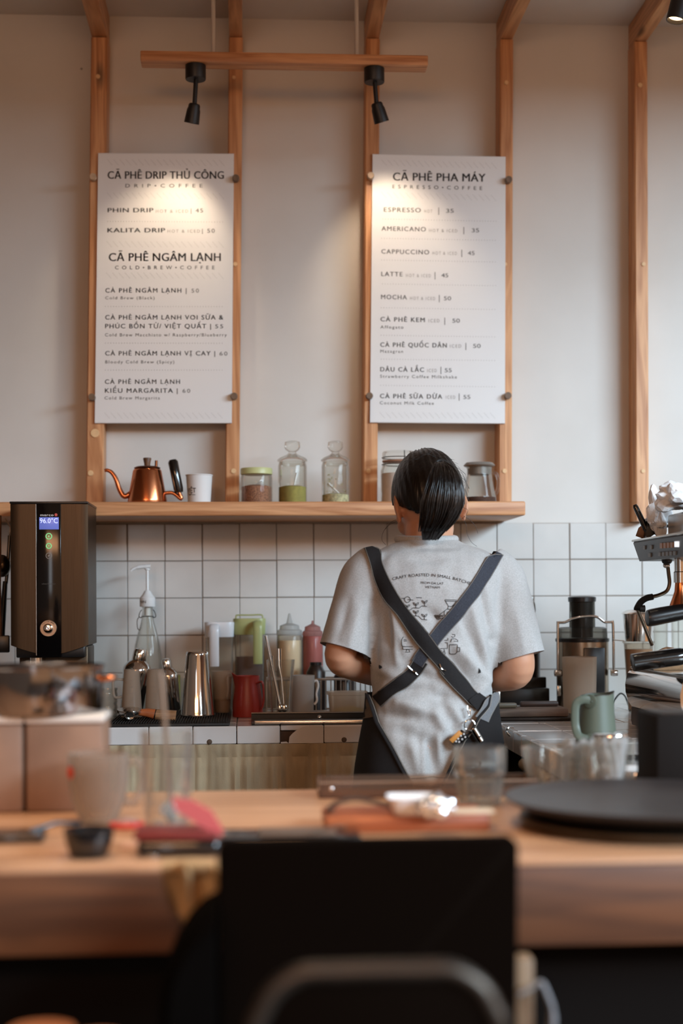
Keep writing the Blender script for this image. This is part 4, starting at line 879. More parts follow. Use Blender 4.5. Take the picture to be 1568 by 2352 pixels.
# espresso tamper rail etc hidden behind the person: dark caddy
xa, xb = W(1128, 1600, -.22).x, W(1262, 1600, -.22).x
th = thing('storage_caddy', ((xa+xb)/2, -.16, BC), 'black storage caddy behind the chopping board', 'caddy'); MB().box((xa, -.22, BC), (xb, -.19, Zof(1585, -.22)), .003).build('front_panel', BPLAST, th, world=True); MB().box((xa, -.18, BC), (xb, -.165, Zof(1560, -.2)), .003).build('rear_panel', BPLAST, th, world=True)
p = W(1145, 1610, -.235); MB().box((p.x-.007, -.229, BC), (p.x+.005, -.2205, Zof(1590, -.22)), .001).build('steel_strip', STEEL, th, world=True)
# juicer
Y = -.25; s = S(Y); b = on(1337, Y); f = lambda v: bz(v, Y)
th = thing('juicer', b, 'steel electric juicer with black feed chute and chrome carrying arm', 'juicer')
MB().lathe([(58/s, 0), (60/s, .01), (60/s, f(1475)), (.001, f(1475))], 48).build('motor_body', mat('juicer_steel', (150, 134, 116), .26, 1), th)
MB().box((-.012, -62/s, .03), (38/s, -56/s, f(1490)), .004).build('black_front', BPLAST, th)
MB().lathe([(61/s, f(1478)), (62/s, f(1476)), (62/s, f(1470)), (.001, f(1469))], 44).build('collar', BPLAST, th)
SMOKE = glass('smoked_lid', (206, 204, 198), (150, 146, 138), .06, .8, .15, (130, 126, 118))
MB().lathe([(58/s, f(1470)), (57/s, f(1447)), (50/s, f(1444)), (30/s, f(1443)), (29.5/s, f(1386)), (31/s, f(1384))], 44).build('clear_cover', SMOKE, th)
MB().lathe([(25/s, f(1468)), (25.5/s, f(1386)), (32/s, f(1385)), (32.5/s, f(1375)), (28/s, f(1373)), (.001, f(1372))], 40).build('feed_pusher', BPLAST, th)
arm = [(-63/s, -.03, f(1545)), (-63/s, -.03, f(1440)), (-61/s, -.03, f(1433)), (-46/s, -.03, f(1432)), (-28/s, -.03, f(1424)), (0, -.03, f(1419)), (28/s, -.03, f(1420)), (46/s, -.03, f(1432)), (61/s, -.03, f(1433)), (66/s, -.03, f(1440)), (67/s, -.03, f(1545))]
MB().tube(spline(arm, 5), .0036, 10).build('carrying_arm', CHROME, th)
for sg, k in ((-1, 62), (1, 66)): MB().lathe([(.0085, -.006), (.0095, 0), (.0085, .010), (.001, .012)], 20, M=Matrix.Translation((sg*k/s, -.03, f(1549))) @ Matrix.Rotation(PI/2*sg, 4, 'Y')).build('pivot_knob', CHROME, th)
MB().box((-67/s, -.035, f(1602)), (-57/s, -.028, f(1577)), .003).build('switch', STEEL, th)
pj = on(1330, Y-.115); th = thing('juice_jug', pj, 'clear plastic juice jug standing in front of the juicer', 'jug'); hj = bz(1513, Y-.115)
MB().shell([(36/s*.96, 0), (37.5/s*.96, .003), (40.5/s*.96, hj)], .002, 40).build('jug_body', FROST, th)
# blender jar with steel cup
Y = -.30; s = S(Y); b = on(1466, Y); f = lambda v: bz(v, Y); th = thing('drink_container', b, 'tall plastic container of pale brown drink left of the espresso machine', 'container')
MB().shell([(24/s, 0), (25/s, .004), (34/s, f(1484)), (36/s, f(1482))], .0015, 36).build('cup_body', CLEARP, th); MB().lathe([(22.5/s, .003), (24/s, .008), (32/s, f(1496)), (.001, f(1496))], 36).build('drink', mat('milky_coffee', (178, 142, 108), .4), th)
MB().lathe([(33/s, f(1482)), (38/s, f(1481)), (37/s, f(1478)), (.001, f(1478))], 36).build('lid', CLEARP, th)
th = thing('steel_shaker_cup', b+Vector((0, 0, f(1478)+.0003)), 'steel cup turned upside down on the drink container', 'cup'); z = f(1410)-f(1478)
MB().lathe([(31/s, 0), (36/s, z*.92), (40/s, z*.94), (36/s, z), (26/s, z+.006), (.001, z+.007)], 40).build('cup_body', CHROME, th)
MB().tube([(-36/s, -.01, .0012), (-62/s, -.012, .004)], .0016, 8).build('spoon_stem', CHROME, th)
# power cable
pts = [onZ(1402, 1624, BC+.004), W(1412, 1606, -.2), W(1424, 1593, -.2), W(1434, 1598, -.2), W(1440, 1612, -.2), onZ(1446, 1632, BC+.004)]
th = thing('power_cable', onZ(1420, 1625, BC), 'black looped power cable behind the espresso machine', 'cable'); MB().tube(spline(pts, 6), .0022, 8).build('cable', BPLAST, th, world=True)
# ------------------------------------------------------------------ espresso machine on the side counter
EY = -.70; XF = W(1446, 1550, EY).x; ZL = 1.0; zb_, zt_ = Zof(1292, EY), Zof(1246, EY)
MIRR = mat('mirror_steel', (214, 210, 206), .06, 1); BRN = mat('brown_machine_panel', (60, 44, 34), .38, 0); GREYM = mat('machine_grey', (120, 108, 98), .35, .8)
th = thing('espresso_machine', (XF+.25, -1.05, BC), 'steel espresso machine on the side counter at the right edge', 'espresso machine')
y0, y1 = EY, -1.13
def YZ(pts): return pts
def ext(mb, prof_, ya, yb, n=1):
    """outline in X,Z (relative to the front plane) run along Y"""
    return mb.loft([[Vector((XF+x, y, z)) for x, z in prof_] for y in [ya+(yb-ya)*i/max(1, n) for i in range(n+1)]])
ext(MB(), [(.004, BC+.002), (.002, BC+.012), (.003, BC+.042), (.48, BC+.042), (.48, BC+.002)], y0, y1).build('base', BRN, th, world=True)
ext(MB(), [(.004, BC+.0425), (-.004, BC+.055), (-.010, BC+.075), (-.011, BC+.095), (-.006, BC+.118), (.002, ZL-.003), (.006, ZL), (.48, ZL), (.48, BC+.0425)], y0, y1).build('drip_tray_front', MIRR, th, world=True)
MB().box((XF+.0, y1, ZL), (XF+.20, y0, ZL+.003), .001).build('drip_grid', STEEL, th, world=True)
for ya in (y0-.08, y1+.01): MB().box((XF+.40, ya, ZL), (XF+.47, ya+.06, zb_+.001), .006).build('pillar', GREYM, th, world=True)
ext(MB(), [(.024, zb_), (.010, zt_-.004), (.012, zt_), (.48, zt_), (.48, zb_)], y0, y1).build('control_panel', BRN, th, world=True)
MB().box((XF+.006, y1, zt_-.001), (XF+.48, y0+.002, zt_+.004), .002).build('panel_trim', STEEL, th, world=True)
def panel_x(z): return XF+.024+(.010-.024)*(z-zb_)/(zt_-.004-zb_)
LITB = mat('lit_button', (240, 240, 236), .4, emit=(235, 238, 245), estr=1.0); BTN = mat('button_amber', (150, 104, 72), .4, emit=(120, 72, 40), estr=.15); BTNG = mat('button_grey', (120, 108, 98), .4)
for u, v, w_, h_, M_ in [(1480, 1258, 4, 8, BTNG), (1495.5, 1257, 4.5, 9, BTNG), (1492, 1275, 6, 9, BTNG)]+[(1519+i*8, 1253.5-i*.6, 5.5, 12, BTN) for i in range(4)]+[(1554, 1250, 8, 13, LITB)]+[(1515+i*8.6, 1273-i*.6, 6, 9, BTNG) for i in range(5)]:
    P = []
    z0 = onX(u, v, XF+.016).z; X = panel_x(z0)-.0012
    for du, dv in ((-w_/2, -h_/2), (w_/2, -h_/2), (w_/2, h_/2), (-w_/2, h_/2)):
        q = onX(u+du, v+dv, X); P.append(onX(u+du, v+dv, panel_x(q.z)-.0012))
    m = MB(); m.loft([[p+Vector((-.0015, 0, 0)) for p in P], [p+Vector((.004, 0, 0)) for p in P]]); m.build('button', M_, th, world=True, sharp=20)
# cup tray on top with its dark cheek
MB().box((XF+.06, y1, zt_+.004), (XF+.48, EY-.10, zt_+.055), .006).build('cup_tray', STEEL, th, world=True)
# steam wand
Ys = -.82
P = [W(u, v, Ys) for u, v in ((1531, 1284), (1533, 1300), (1535, 1318), (1537, 1340), (1531, 1357), (1515, 1366), (1498, 1371))]
MB().tube(spline(P, 5), .0042, 12).build('steam_pipe', DSTEEL, th, world=True)
P = [W(u, v, Ys) for u, v in ((1499, 1370.5), (1484, 1374), (1471, 1383), (1463, 1396), (1462, 1402))]; k = 60
SP = spline(P, 15); m = MB().tube(SP, [.0066+.0008*(i % 2) for i in range(len(SP))], 12); m.build('rubber_grip', RUBBER, th, world=True)
MB().tube([W(1464, 1400, Ys), W(1497, 1482, Ys+.02)], .0038, 10).build('steam_wand', DSTEEL, th, world=True)
MB().tube([W(1468, 1398, Ys), W(1480, 1398, Ys)], [.007, .008], 12).build('grip_end', RUBBER, th, world=True)
MB().ball(W(1531, 1287, Ys), (.012, .012, .010), 16).build('ball_joint', BPLAST, th, world=True); MB().ball(W(1530, 1299, Ys), (.008, .008, .006), 14).build('joint_collar', CHROME, th, world=True)
# group head and its portafilter
Yg = -.90; sg_ = S(Yg); gx = W(1562, 1340, Yg)
MB().lathe([(16/sg_, Zof(1342, Yg)), (16/sg_, Zof(1318, Yg)), (14/sg_, Zof(1316, Yg)), (14/sg_, zb_)], 32, c=(gx.x, Yg, 0)).build('group_head', MIRR, th, world=True)
MB().lathe([(26/sg_, Zof(1396, Yg)), (20/sg_, Zof(1380, Yg)), (14/sg_, Zof(1362, Yg)), (12.5/sg_, Zof(1342, Yg))], 32, c=(gx.x, Yg, 0)).build('group_cone', COPPER, th, world=True)
def ph(pts, rad, name, parent, M_=BPLAST): return MB().tube(spline(pts, 6), rad, 18).build(name, M_, parent, world=True)
P = [W(u, v, Yg-.02) for u, v in ((1484, 1420), (1494, 1419), (1530, 1412), (1585, 1402))]; n_ = 19
o = ph(P, [.010]+[.0165+.002*math.sin(i/18*PI) for i in range(1, 19)], 'portafilter_handle', th)
MB().lathe([(.03, -.012), (.034, 0), (.034, .018)], 32, c=(W(1620, 1398, Yg).x, Yg-.02, Zof(1398, Yg))).build('portafilter_basket', MIRR, th, world=True)
# second portafilter lying on the drip grid
Yp = -1.0; zz = ZL+.0185
P = [W(u, v, Yp) for u, v in ((1451, 1523), (1462, 1521), (1500, 1516), (1560, 1508), (1600, 1503))]
t2 = thing('portafilter', (W(1520, 1520, Yp).x, Yp, ZL+.003), 'black handled portafilter lying on the espresso machine drip grid', 'portafilter')
m = MB(); m.tube(spline(P, 6), [.011]+[.0185]*18+[.017, .016, .014, .013, .012, .012], 18); m.build('handle', mat('gloss_black', (14, 12, 11), .18, coat=.5), t2, world=True)
q = W(1640, 1500, Yp); MB().lathe([(.028, -.03), (.033, 0), (.035, .004), (.030, .004), (.026, -.024), (.001, -.026)], 30, c=(q.x, Yp, ZL+.034)).build('basket', CHROME, t2, world=True)
# brown cloth behind the handle
Yc = -.84; t3 = thing('cleaning_cloth', (W(1530, 1500, Yc).x, Yc, ZL+.003), 'crumpled brown cloth on the espresso machine drip grid', 'cloth')
vs = []; fs = []; xa, xb = W(1486, 1500, Yc).x, W(1600, 1500, Yc).x; nx, ny = 44, 24
for j in range(ny+1):
    for i in range(nx+1):
        a, c = i/nx, j/ny; hgt = math.sin(PI*min(1, a*1.3+.02))**.6*math.sin(PI*c)**.5
        z = ZL+.0035+hgt*(.046+.014*noise.noise((a*5, c*3, 2)))+.008*hgt*math.sin(a*22+c*7)*.6
        vs.append((xa+(xb-xa)*a+.004*noise.noise((a*9, c*9, 5)), Yc-.05+.11*c, z))
for j in range(ny):
    for i in range(nx): fs.append([j*(nx+1)+i, j*(nx+1)+i+1, (j+1)*(nx+1)+i+1, (j+1)*(nx+1)+i])
MB().add(vs, fs).build('cloth', mat('brown_cloth', (168, 128, 92), .95, var=.12, vs=120, bump=.4, bs=900), t3, world=True, sharp=0)
# papers and dark tamper on top
PAPR = mat('crumpled_paper', (244, 244, 244), .8)
def crumple(name, c, r, seed, lab, par=None, M_=PAPR, sq=(1, .8, .8), parts=5):
    t = thing(name, c, lab, 'paper', 'crumpled papers on the espresso machine'); rn = random.Random(seed)
    m = MB(); bm = bmesh.new(); bmesh.ops.create_icosphere(bm, subdivisions=4, radius=1)
    cl = [Vector((rn.gauss(0, 1), rn.gauss(0, 1), rn.gauss(0, 1))).normalized() for _ in range(13)]
    for v in bm.verts:
        d = v.co.normalized(); ds = sorted([(d-q).length for q in cl]); k = .88+.55*(ds[1]-ds[0])-.25*ds[0]+.26*noise.noise(d*1.7+Vector((seed, 0, 0)))+.16*abs(noise.noise(d*5+Vector((seed, 3, 0))))+rn.uniform(-.012, .012)
        v.co = Vector((d.x*sq[0], d.y*sq[1], d.z*sq[2]))*k*r
    zmin = min(v.co.z for v in bm.verts)
    bm.verts.index_update(); m.add([v.co+Vector((0, 0, -zmin)) for v in bm.verts], [[v.index for v in f.verts] for f in bm.faces]); bm.free(); m.build('sheet', M_, t, sharp=14); return t
pz = zt_+.0045
c = W(1506, 1200, -.78); 
def leaf(mb, P, th_=.0006):
    """folded sheet through a grid of points"""
    ny = len(P); nx = len(P[0]); vs = [q for r in P for q in r]; fs = []
    for j in range(ny-1):
        for i in range(nx-1): fs.append([j*nx+i, j*nx+i+1, (j+1)*nx+i+1, (j+1)*nx+i])
    mb.add(vs, fs)
crumple('crumpled_paper', Vector((W(1509, 1200, -.762).x, -.762, pz)), .027, 4, 'smaller crumpled white paper at the left on top of the espresso machine', sq=(1, .9, 1.75))
crumple('crumpled_paper', Vector((W(1560, 1200, -.86).x, -.86, zt_+.0555)), .048, 9, 'larger crumpled white paper on top of the espresso machine at right', sq=(1.05, .9, .72))
# dark hand tamper leaning on the tray
Yt = -.74; t4 = thing('tamper', (W(1500, 1230, Yt).x, Yt, pz), 'black tamper with slanted handle on the espresso machine top', 'tamper')
P = [W(1457, 1159, Yt), W(1459, 1164, Yt), W(1470, 1187, Yt), W(1482, 1213, Yt), W(1486, 1222, Yt)]
MB().tube(P, [.004, .0062, .0066, .0068, .006], 14).build('handle', MATS['gloss_black'], t4, world=True)
q = W(1499, 1212, Yt); MB().prism([(W(u, v, Yt).x, max(pz+.0006, W(u, v, Yt).z)) for u, v in ((1483, 1192), (1492, 1185), (1504, 1183), (1514, 1184), (1516, 1208), (1540, 1203), (1540, 1208), (1512, 1219), (1490, 1234), (1484, 1240), (1480, 1232))], 'Y', Yt-.012, Yt+.012).build('head', BPLAST, t4, world=True)
t5 = thing('kraft_paper', (W(1475, 1235, -.715).x, -.715, pz), 'curled brown paper sheet under the tamper on the espresso machine', 'paper')
A = [(1459, 1231), (1466, 1212), (1478, 1203), (1500, 1196)]; B_ = [(1486, 1241), (1490, 1232), (1500, 1226), (1512, 1222)]
G = []
for k in range(7):
    t = k/6; G.append([W(a[0]+(b[0]-a[0])*t, a[1]+(b[1]-a[1])*t, -.722-.006*math.sin(PI*t)-.004*i) for i, (a, b) in enumerate(zip(A, B_))])
m = MB(); leaf(m, G); o = m.build('sheet', mat('kraft_sheet', (150, 112, 84), .7), t5, world=True, sharp=0); md = o.modifiers.new('t', 'SOLIDIFY'); md.thickness = .0006
# glassware seen between machine and wall
for u, half, vt, lab in ((1517, 17, 1425, 'left clear glass by the wall behind the espresso machine'), (1558, 17, 1420, 'right clear glass by the wall behind the espresso machine')):
    Y = -.10; s = S(Y); t6 = thing('clear_tumbler', on(u, Y), lab, 'glass', 'clear glasses behind the espresso machine'); MB().shell([(half*.8/s, 0), (half*.85/s, .004), (half/s, bz(vt, Y))], .002, 32).build('glass_body', CLEAR, t6)

# ------------------------------------------------------------------ sage green milk pitcher and jars on the side counter
SAGE = mat('sage_enamel', (88, 97, 84), .45); 
Y = onZ(1362, 1716, BC).y; s = S(Y); b = on(1368, Y); h = Zof(1600, Y)-BC
t = thing('milk_pitcher', b, 'sage green enamel milk pitcher with riveted handle on the side counter', 'milk pitcher', 'enamel milk pitchers')
m = MB(); r0_, r1_ = 48.5/s, 37/s; pr = [(r0_*.985, 0), (r0_, .003), (r0_*.99, h*.1), (r1_+(r0_-r1_)*.35, h*.62), (r1_, h)]
m.shell(pr, .0014, 48)
for v in m.v:
    if v.z > h*.55 and v.x > 0: k = (v.z-h*.55)/(h*.45); w_ = max(0, 1-abs(v.y)/(r1_*.8)); v.x += .004*k*w_; v.z += .006*k*w_
    if v.z > h*.93 and v.x < 0: v.z -= .004*(-v.x/r1_)
m.build('body', SAGE, t)
m = MB(); R = [(34/s, .0)]; ax = -1
m.lathe([(r1_+.0006, 0)], 4) if 0 else None
m.tube([(r1_*math.cos(a*PI/24)+(.004*max(0, 1-abs(r1_*math.sin(a*PI/24))/(r1_*.8)) if math.cos(a*PI/24) > 0 else 0), r1_*math.sin(a*PI/24), h+(.006*max(0, 1-abs(math.sin(a*PI/24))/.8) if math.cos(a*PI/24) > 0 else -.004*(-math.cos(a*PI/24)))) for a in range(48)], .0011, 6, closed=True); m.build('rim', mat('rim_dark', (60, 52, 46), .4), t)
hd = [(-18/s, -r1_*.92, h*.90), (-36/s, -r1_*.9, h*.92), (-52/s, -r1_*.85, h*.84), (-55/s, -r1_*.85, h*.6), (-54/s, -r1_*.9, h*.40), (-49/s, -r0_*.85, h*.25), (-30/s, -r0_*.96, h*.18)]
hd = [(a-2/s, b_, z) for a, b_, z in hd]
MB().tube(spline(hd, 6), 9.5/s, 12, flat=.28, upv=(0, 1, 0)).build('handle', SAGE, t)
for (x, z, rr) in ((-22/s, h*.885, r1_+.001), (-26/s, h*.16, r0_*.99)):
    y = -math.sqrt(max(1e-6, (rr+.0012)**2-x*x)); a = math.atan2(y, x)
    Mx = Matrix.Translation((x, y, z)) @ Matrix.Rotation(a+PI/2, 4, 'Z') @ Matrix.Rotation(PI/2, 4, 'X')
    MB().lathe([(16/s, -.001), (16/s, .0015), (14/s, .0022), (.001, .0024)], 24, M=Mx).build('handle_plate', SAGE, t)
    for dx in (-5/s, 5/s): MB().ball((Mx @ Vector((dx, 0, .0024))), .0016, 8).build('rivet', SAGE, t)
# jar with steel lid, shot glass, spoon on the counter
Y = onZ(1400, 1752, BC).y+.02; s = S(Y); b = on(1399, Y); h = Zof(1690, Y)-BC
t = thing('lidded_glass_jar', b, 'low round glass jar with polished steel lid in front of the green pitcher', 'jar')
MB().shell([(34/s, 0), (36/s, .004), (38/s, h*.75), (37/s, h*.82)], .002, 36).build('jar_body', CLEAR, t); MB().lathe([(38/s, h*.68), (41/s, h*.74), (41/s, h*.90), (39/s, h*.98), (34/s, h), (.001, h)], 40).build('lid', MIRR, t)
Y = onZ(1440, 1752, BC).y-.01; s = S(Y); b = on(1441, Y); h = Zof(1706, Y)-BC; t = thing('shot_glass', b, 'small shot glass beside the steel lidded jar', 'glass'); MB().shell([(13/s, 0), (14/s, .006), (18/s, h)], .0018, 28).build('glass_body', CLEAR, t)
p = onZ(1478, 1748, BC); t = thing('black_spoon', p, 'black plastic spoon lying on the side counter by the shot glass', 'spoon'); MB().ball(p+Vector((-.02, .01, .006)), (.022, .014, .0058), 16).build('bowl', BPLAST, t, world=True); MB().tube([p+Vector((-.004, .008, .006)), p+Vector((.035, -.002, .004)), p+Vector((.055, -.006, .004))], .0038, 8).build('stem', BPLAST, t, world=True)
# ------------------------------------------------------------------ the person at the back counter
PY = -.88                                       # plane through the middle of the body
def PXZ(u, v, Y=PY): p = W(u, v, Y); return p
def sgnpow(c, e): return math.copysign(abs(c)**e, c)
def ring(xl_, xr_, z, y0, hd_b, hd_f, e=2.5, n=48):
    cx = (xl_+xr_)/2; hw = (xr_-xl_)/2; o = []
    for i in range(n):
        a = 2*PI*i/n; c, sn = math.cos(a), math.sin(a)
        o.append(Vector((cx+hw*sgnpow(c, 2/e), y0+(hd_f if sn > 0 else hd_b)*sgnpow(sn, 2/e), z)))
    return o
# torso outline read as left, right, height, with the depth of the back and front
TOR = [(1790, 824, 1144, -.895, .118, .105), (1750, 829, 1140, -.895, .117, .105), (1700, 838, 1137, -.893, .113, .103), (1650, 848, 1131, -.89, .106, .10), (1600, 853, 1127, -.885, .100, .098),
       (1560, 852, 1130, -.88, .098, .10), (1500, 850, 1139, -.876, .102, .104), (1450, 847, 1146, -.872, .108, .106), (1400, 842, 1151, -.868, .112, .106), (1350, 834, 1158, -.864, .112, .10),
       (1315, 826, 1163, -.858, .106, .090), (1290, 834, 1152, -.852, .096, .078), (1272, 852, 1132, -.846, .086, .068), (1258, 880, 1102, -.84, .076, .06), (1246, 908, 1072, -.835, .066, .056), (1237, 924, 1053, -.83, .060, .054)]
def torso(shrink=0, nrow=None):
    R = []
    for v, a, b, y0, db, df in TOR[::1]:
        z = W(985, v, PY).z; R.append(ring(W(a, v, PY).x+shrink, W(b, v, PY).x-shrink, z, y0, db-shrink, df-shrink))
    return R
def tubepts(pts, rad, n=20):
    m = MB(); P = spline(pts, 6); k = len(rad)-1; R = []
    for i in range(len(P)):
        t = i/(len(P)-1)*k; j = min(int(t), k-1); R.append(rad[j]+(rad[j+1]-rad[j])*(t-j))
    m.tube(P, R, n); return m
def merged(meshes, name, voxel, smooth=6, fac=.5):
    M = MB()
    for q in meshes: M.add(q.v, q.f)
    me = bpy.data.meshes.new(name); me.from_pydata([tuple(v) for v in M.v], [], M.f)
    bm = bmesh.new(); bm.from_mesh(me); bmesh.ops.recalc_face_normals(bm, faces=bm.faces); bm.to_mesh(me); bm.free()
    o = bpy.data.objects.new(name, me); COL.objects.link(o)
    r = o.modifiers.new('r', 'REMESH'); r.mode = 'VOXEL'; r.voxel_size = voxel
    sm = o.modifiers.new('s', 'SMOOTH'); sm.iterations = smooth; sm.factor = fac
    dg = bpy.context.evaluated_depsgraph_get(); dg.update(); me2 = bpy.data.meshes.new_from_object(o.evaluated_get(dg))
    bpy.data.objects.remove(o); bpy.data.meshes.remove(me); me2.name = name; return me2
def link(me, name, m, parent=None, loc=None):
    me.materials.clear(); me.materials.append(m); me.shade_smooth()
    o = bpy.data.objects.new(name, me); COL.objects.link(o)
    if parent: o.parent = parent
    return o
SKIN = mat('skin', (204, 148, 116), .5, sss=.12, var=.04, vs=30)
HAIR = None
def hairmat():
    m, nt, b = newmat('black_hair'); b.inputs['Roughness'].default_value = .34; b.inputs['Base Color'].default_value = lin((17, 11, 8)); b.inputs['Anisotropic'].default_value = .4
    tc = N(nt, 'ShaderNodeTexCoord'); mp = N(nt, 'ShaderNodeMapping'); mp.inputs['Scale'].default_value = (220, 220, 12); nt.links.new(tc.outputs['Object'], mp.inputs[0])
    n = N(nt, 'ShaderNodeTexNoise'); n.inputs['Scale'].default_value = 1; n.inputs['Detail'].default_value = 3; nt.links.new(mp.outputs[0], n.inputs['Vector'])
    bp = N(nt, 'ShaderNodeBump'); bp.inputs['Strength'].default_value = .6; bp.inputs['Distance'].default_value = .002; nt.links.new(n.outputs['Fac'], bp.inputs['Height']); nt.links.new(bp.outputs[0], b.inputs['Normal']); return m
HAIR = hairmat()
def heather():
    m, nt, b = newmat('heather_grey_cotton'); b.inputs['Roughness'].default_value = .95; b.inputs['Specular IOR Level'].default_value = .1
    b.inputs['Sheen Weight'].default_value = .15
    tc = N(nt, 'ShaderNodeTexCoord'); mp = N(nt, 'ShaderNodeMapping'); mp.inputs['Scale'].default_value = (900, 900, 1700); nt.links.new(tc.outputs['Object'], mp.inputs[0])
    n = N(nt, 'ShaderNodeTexNoise'); n.inputs['Scale'].default_value = 1; n.inputs['Detail'].default_value = 4; nt.links.new(mp.outputs[0], n.inputs['Vector'])
    cr = N(nt, 'ShaderNodeValToRGB'); cr.color_ramp.elements[0].position = .34; cr.color_ramp.elements[1].position = .62
    cr.color_ramp.elements[0].color = lin((148, 144, 140)); cr.color_ramp.elements[1].color = lin((200, 198, 196)); nt.links.new(n.outputs['Fac'], cr.inputs[0]); nt.links.new(cr.outputs[0], b.inputs['Base Color'])
    bp = N(nt, 'ShaderNodeBump'); bp.inputs['Strength'].default_value = .25; bp.inputs['Distance'].default_value = .0006; nt.links.new(n.outputs['Fac'], bp.inputs['Height']); nt.links.new(bp.outputs[0], b.inputs['Normal']); return m
SHIRT = heather()
DENIM = mat('black_denim', (36, 33, 33), .8, var=.5, vs=1100, bump=.5, bs=1500, spec=.25); DENIMB = mat('blue_black_denim', (60, 62, 70), .8, var=.5, vs=900, bump=.5, bs=1500, spec=.25)
STITCH = mat('pale_stitching', (150, 140, 128), .8)
# ---- arms: shoulder, elbow, wrist
def V3(u, v, Y): return W(u, v, Y)
LA = [V3(856, 1318, -.865), V3(822, 1405, -.885), V3(781, 1503, -.895), V3(815, 1528, -.83), V3(880, 1552, -.72), V3(925, 1556, -.65)]
RA = [V3(1136, 1322, -.865), V3(1167, 1420, -.885), V3(1190, 1532, -.895), V3(1150, 1552, -.83), V3(1090, 1556, -.72), V3(1045, 1556, -.65)]
RADL = [.042, .036, .034, .034, .027, .021]; RADR = [.042, .035, .035, .035, .027, .021]
# ---- head (own frame: centre, pitched forward, leaning a little to the left)
HC = V3(984, 1150, -.80)
HM = Matrix.Translation(HC) @ Matrix.Rotation(math.radians(9), 4, 'Z') @ Matrix.Rotation(math.radians(-3), 4, 'Y') @ Matrix.Rotation(math.radians(-22), 4, 'X')
hp = MB()
hp.ball((0, 0, .012), (.070, .090, .095), 28, M=HM); hp.ball((0, .028, -.045), (.054, .062, .072), 24, M=HM)       # skull, jaw
hp.ball((0, .050, -.088), (.024, .022, .022), 14, M=HM)                                                          # chin
hp.tube([(0, .082, .012), (0, .096, -.010), (0, .102, -.024), (0, .088, -.030)], [.008, .010, .012, .010], 12, M=HM)  # nose
hp.ball((.012, .090, -.026), (.008, .008, .007), 10, M=HM); hp.ball((-.012, .090, -.026), (.008, .008, .007), 10, M=HM)
hp.ball((0, .086, -.053), (.020, .010, .006), 12, M=HM); hp.ball((0, .084, -.062), (.018, .010, .006), 12, M=HM)       # lips
for sg in (-1, 1):
    hp.ball((sg*.030, .078, .018), (.022, .012, .008), 12, M=HM); hp.ball((sg*.031, .076, .004), (.014, .010, .009), 12, M=HM)   # brow, eye
    hp.ball((sg*.038, .060, -.030), (.024, .026, .022), 14, M=HM)                                                # cheek
    hp.ball((sg*.074, -.004, -.012), (.007, .019, .032), 16, M=HM, rot=(math.radians(-12), 0, sg*.35)); hp.ball((sg*.073, .002, -.040), (.006, .010, .012), 12, M=HM)   # ear, lobe
neck = tubepts([V3(985, 1290, -.835), V3(985, 1245, -.825), V3(985, 1200, -.805), V3(985, 1165, -.79)], [.064, .054, .050, .050])
tors = MB().loft(torso(.012))
arms = [tubepts(LA, RADL), tubepts(RA, RADR)]
def hand(wr, side):
    """palm and five bent fingers reaching towards the counter; side -1 left, +1 right"""
    m = MB(); inw = Vector((-side*.35, .80, -.14)).normalized(); across = Vector((-side*.9, -.3, .10)); across = (across-inw*across.dot(inw)).normalized(); dn = inw.cross(across)*side
    if dn.z > 0: dn = -dn
    c0 = wr; c1 = wr+inw*.075
    rings = []
    for t, wv, th_ in ((0, .021, .017), (.02, .026, .016), (.045, .037, .015), (.068, .039, .013), (.082, .036, .010)):
        c = c0+inw*t; rings.append([c+across*(wv*math.cos(2*PI*i/16))+dn*(th_*math.sin(2*PI*i/16)) for i in range(16)])
    m.loft(rings)
    for k, (L, r) in enumerate(((.066, .0085), (.074, .0088), (.068, .0084), (.054, .0074))):
        o = across*(.027-.018*k); p0 = c0+inw*.072+o; d1 = (inw*.9+dn*.35).normalized(); d2 = (inw*.45+dn*.9).normalized(); d3 = (inw*.0+dn*1.0-inw*.25).normalized()
        p1 = p0+d1*L*.45; p2 = p1+d2*L*.33; p3 = p2+d3*L*.28
        m.tube([p0-inw*.015, p0, p1, p2, p3], [r*1.05, r*1.05, r, r*.92, r*.75], 12); m.ball(p3, r*.76, 10)
    p0 = c0+inw*.022+across*.026; p1 = p0+(across*.75+inw*.6+dn*.3).normalized()*.036; p2 = p1+(inw*.9+dn*.5+across*.1).normalized()*.030; p3 = p2+(inw*.8+dn*.6-across*.2).normalized()*.022
    m.tube([p0-across*.012, p0, p1, p2, p3], [.013, .0135, .0105, .0098, .0078], 12); m.ball(p3, .0079, 10)
    return m
hands = [hand(LA[-1], -1), hand(RA[-1], 1)]
legs = []
zh = W(985, 1760, PY).z
for sg in (-1, 1):
    x0 = W(985, 1760, PY).x+sg*.066
    legs.append(tubepts([(x0, -.885, zh+.05), (x0, -.885, .62), (x0+sg*.004, -.875, .44), (x0+sg*.004, -.89, .26), (x0+sg*.004, -.895, .10)], [.074, .070, .052, .047, .035]))
    foot = MB(); foot.ball((x0+sg*.012, -.82, .045), (.040, .115, .030), 18); foot.ball((x0+sg*.006, -.89, .05), (.034, .040, .036), 16); legs.append(foot)
body_me = merged([tors, neck, hp]+arms+hands+legs, 'person', .0046, 3)
person = link(body_me, 'person', SKIN)
tag(person, 'person with black ponytail in grey t-shirt and crossed apron straps, working at the back counter', 'person')
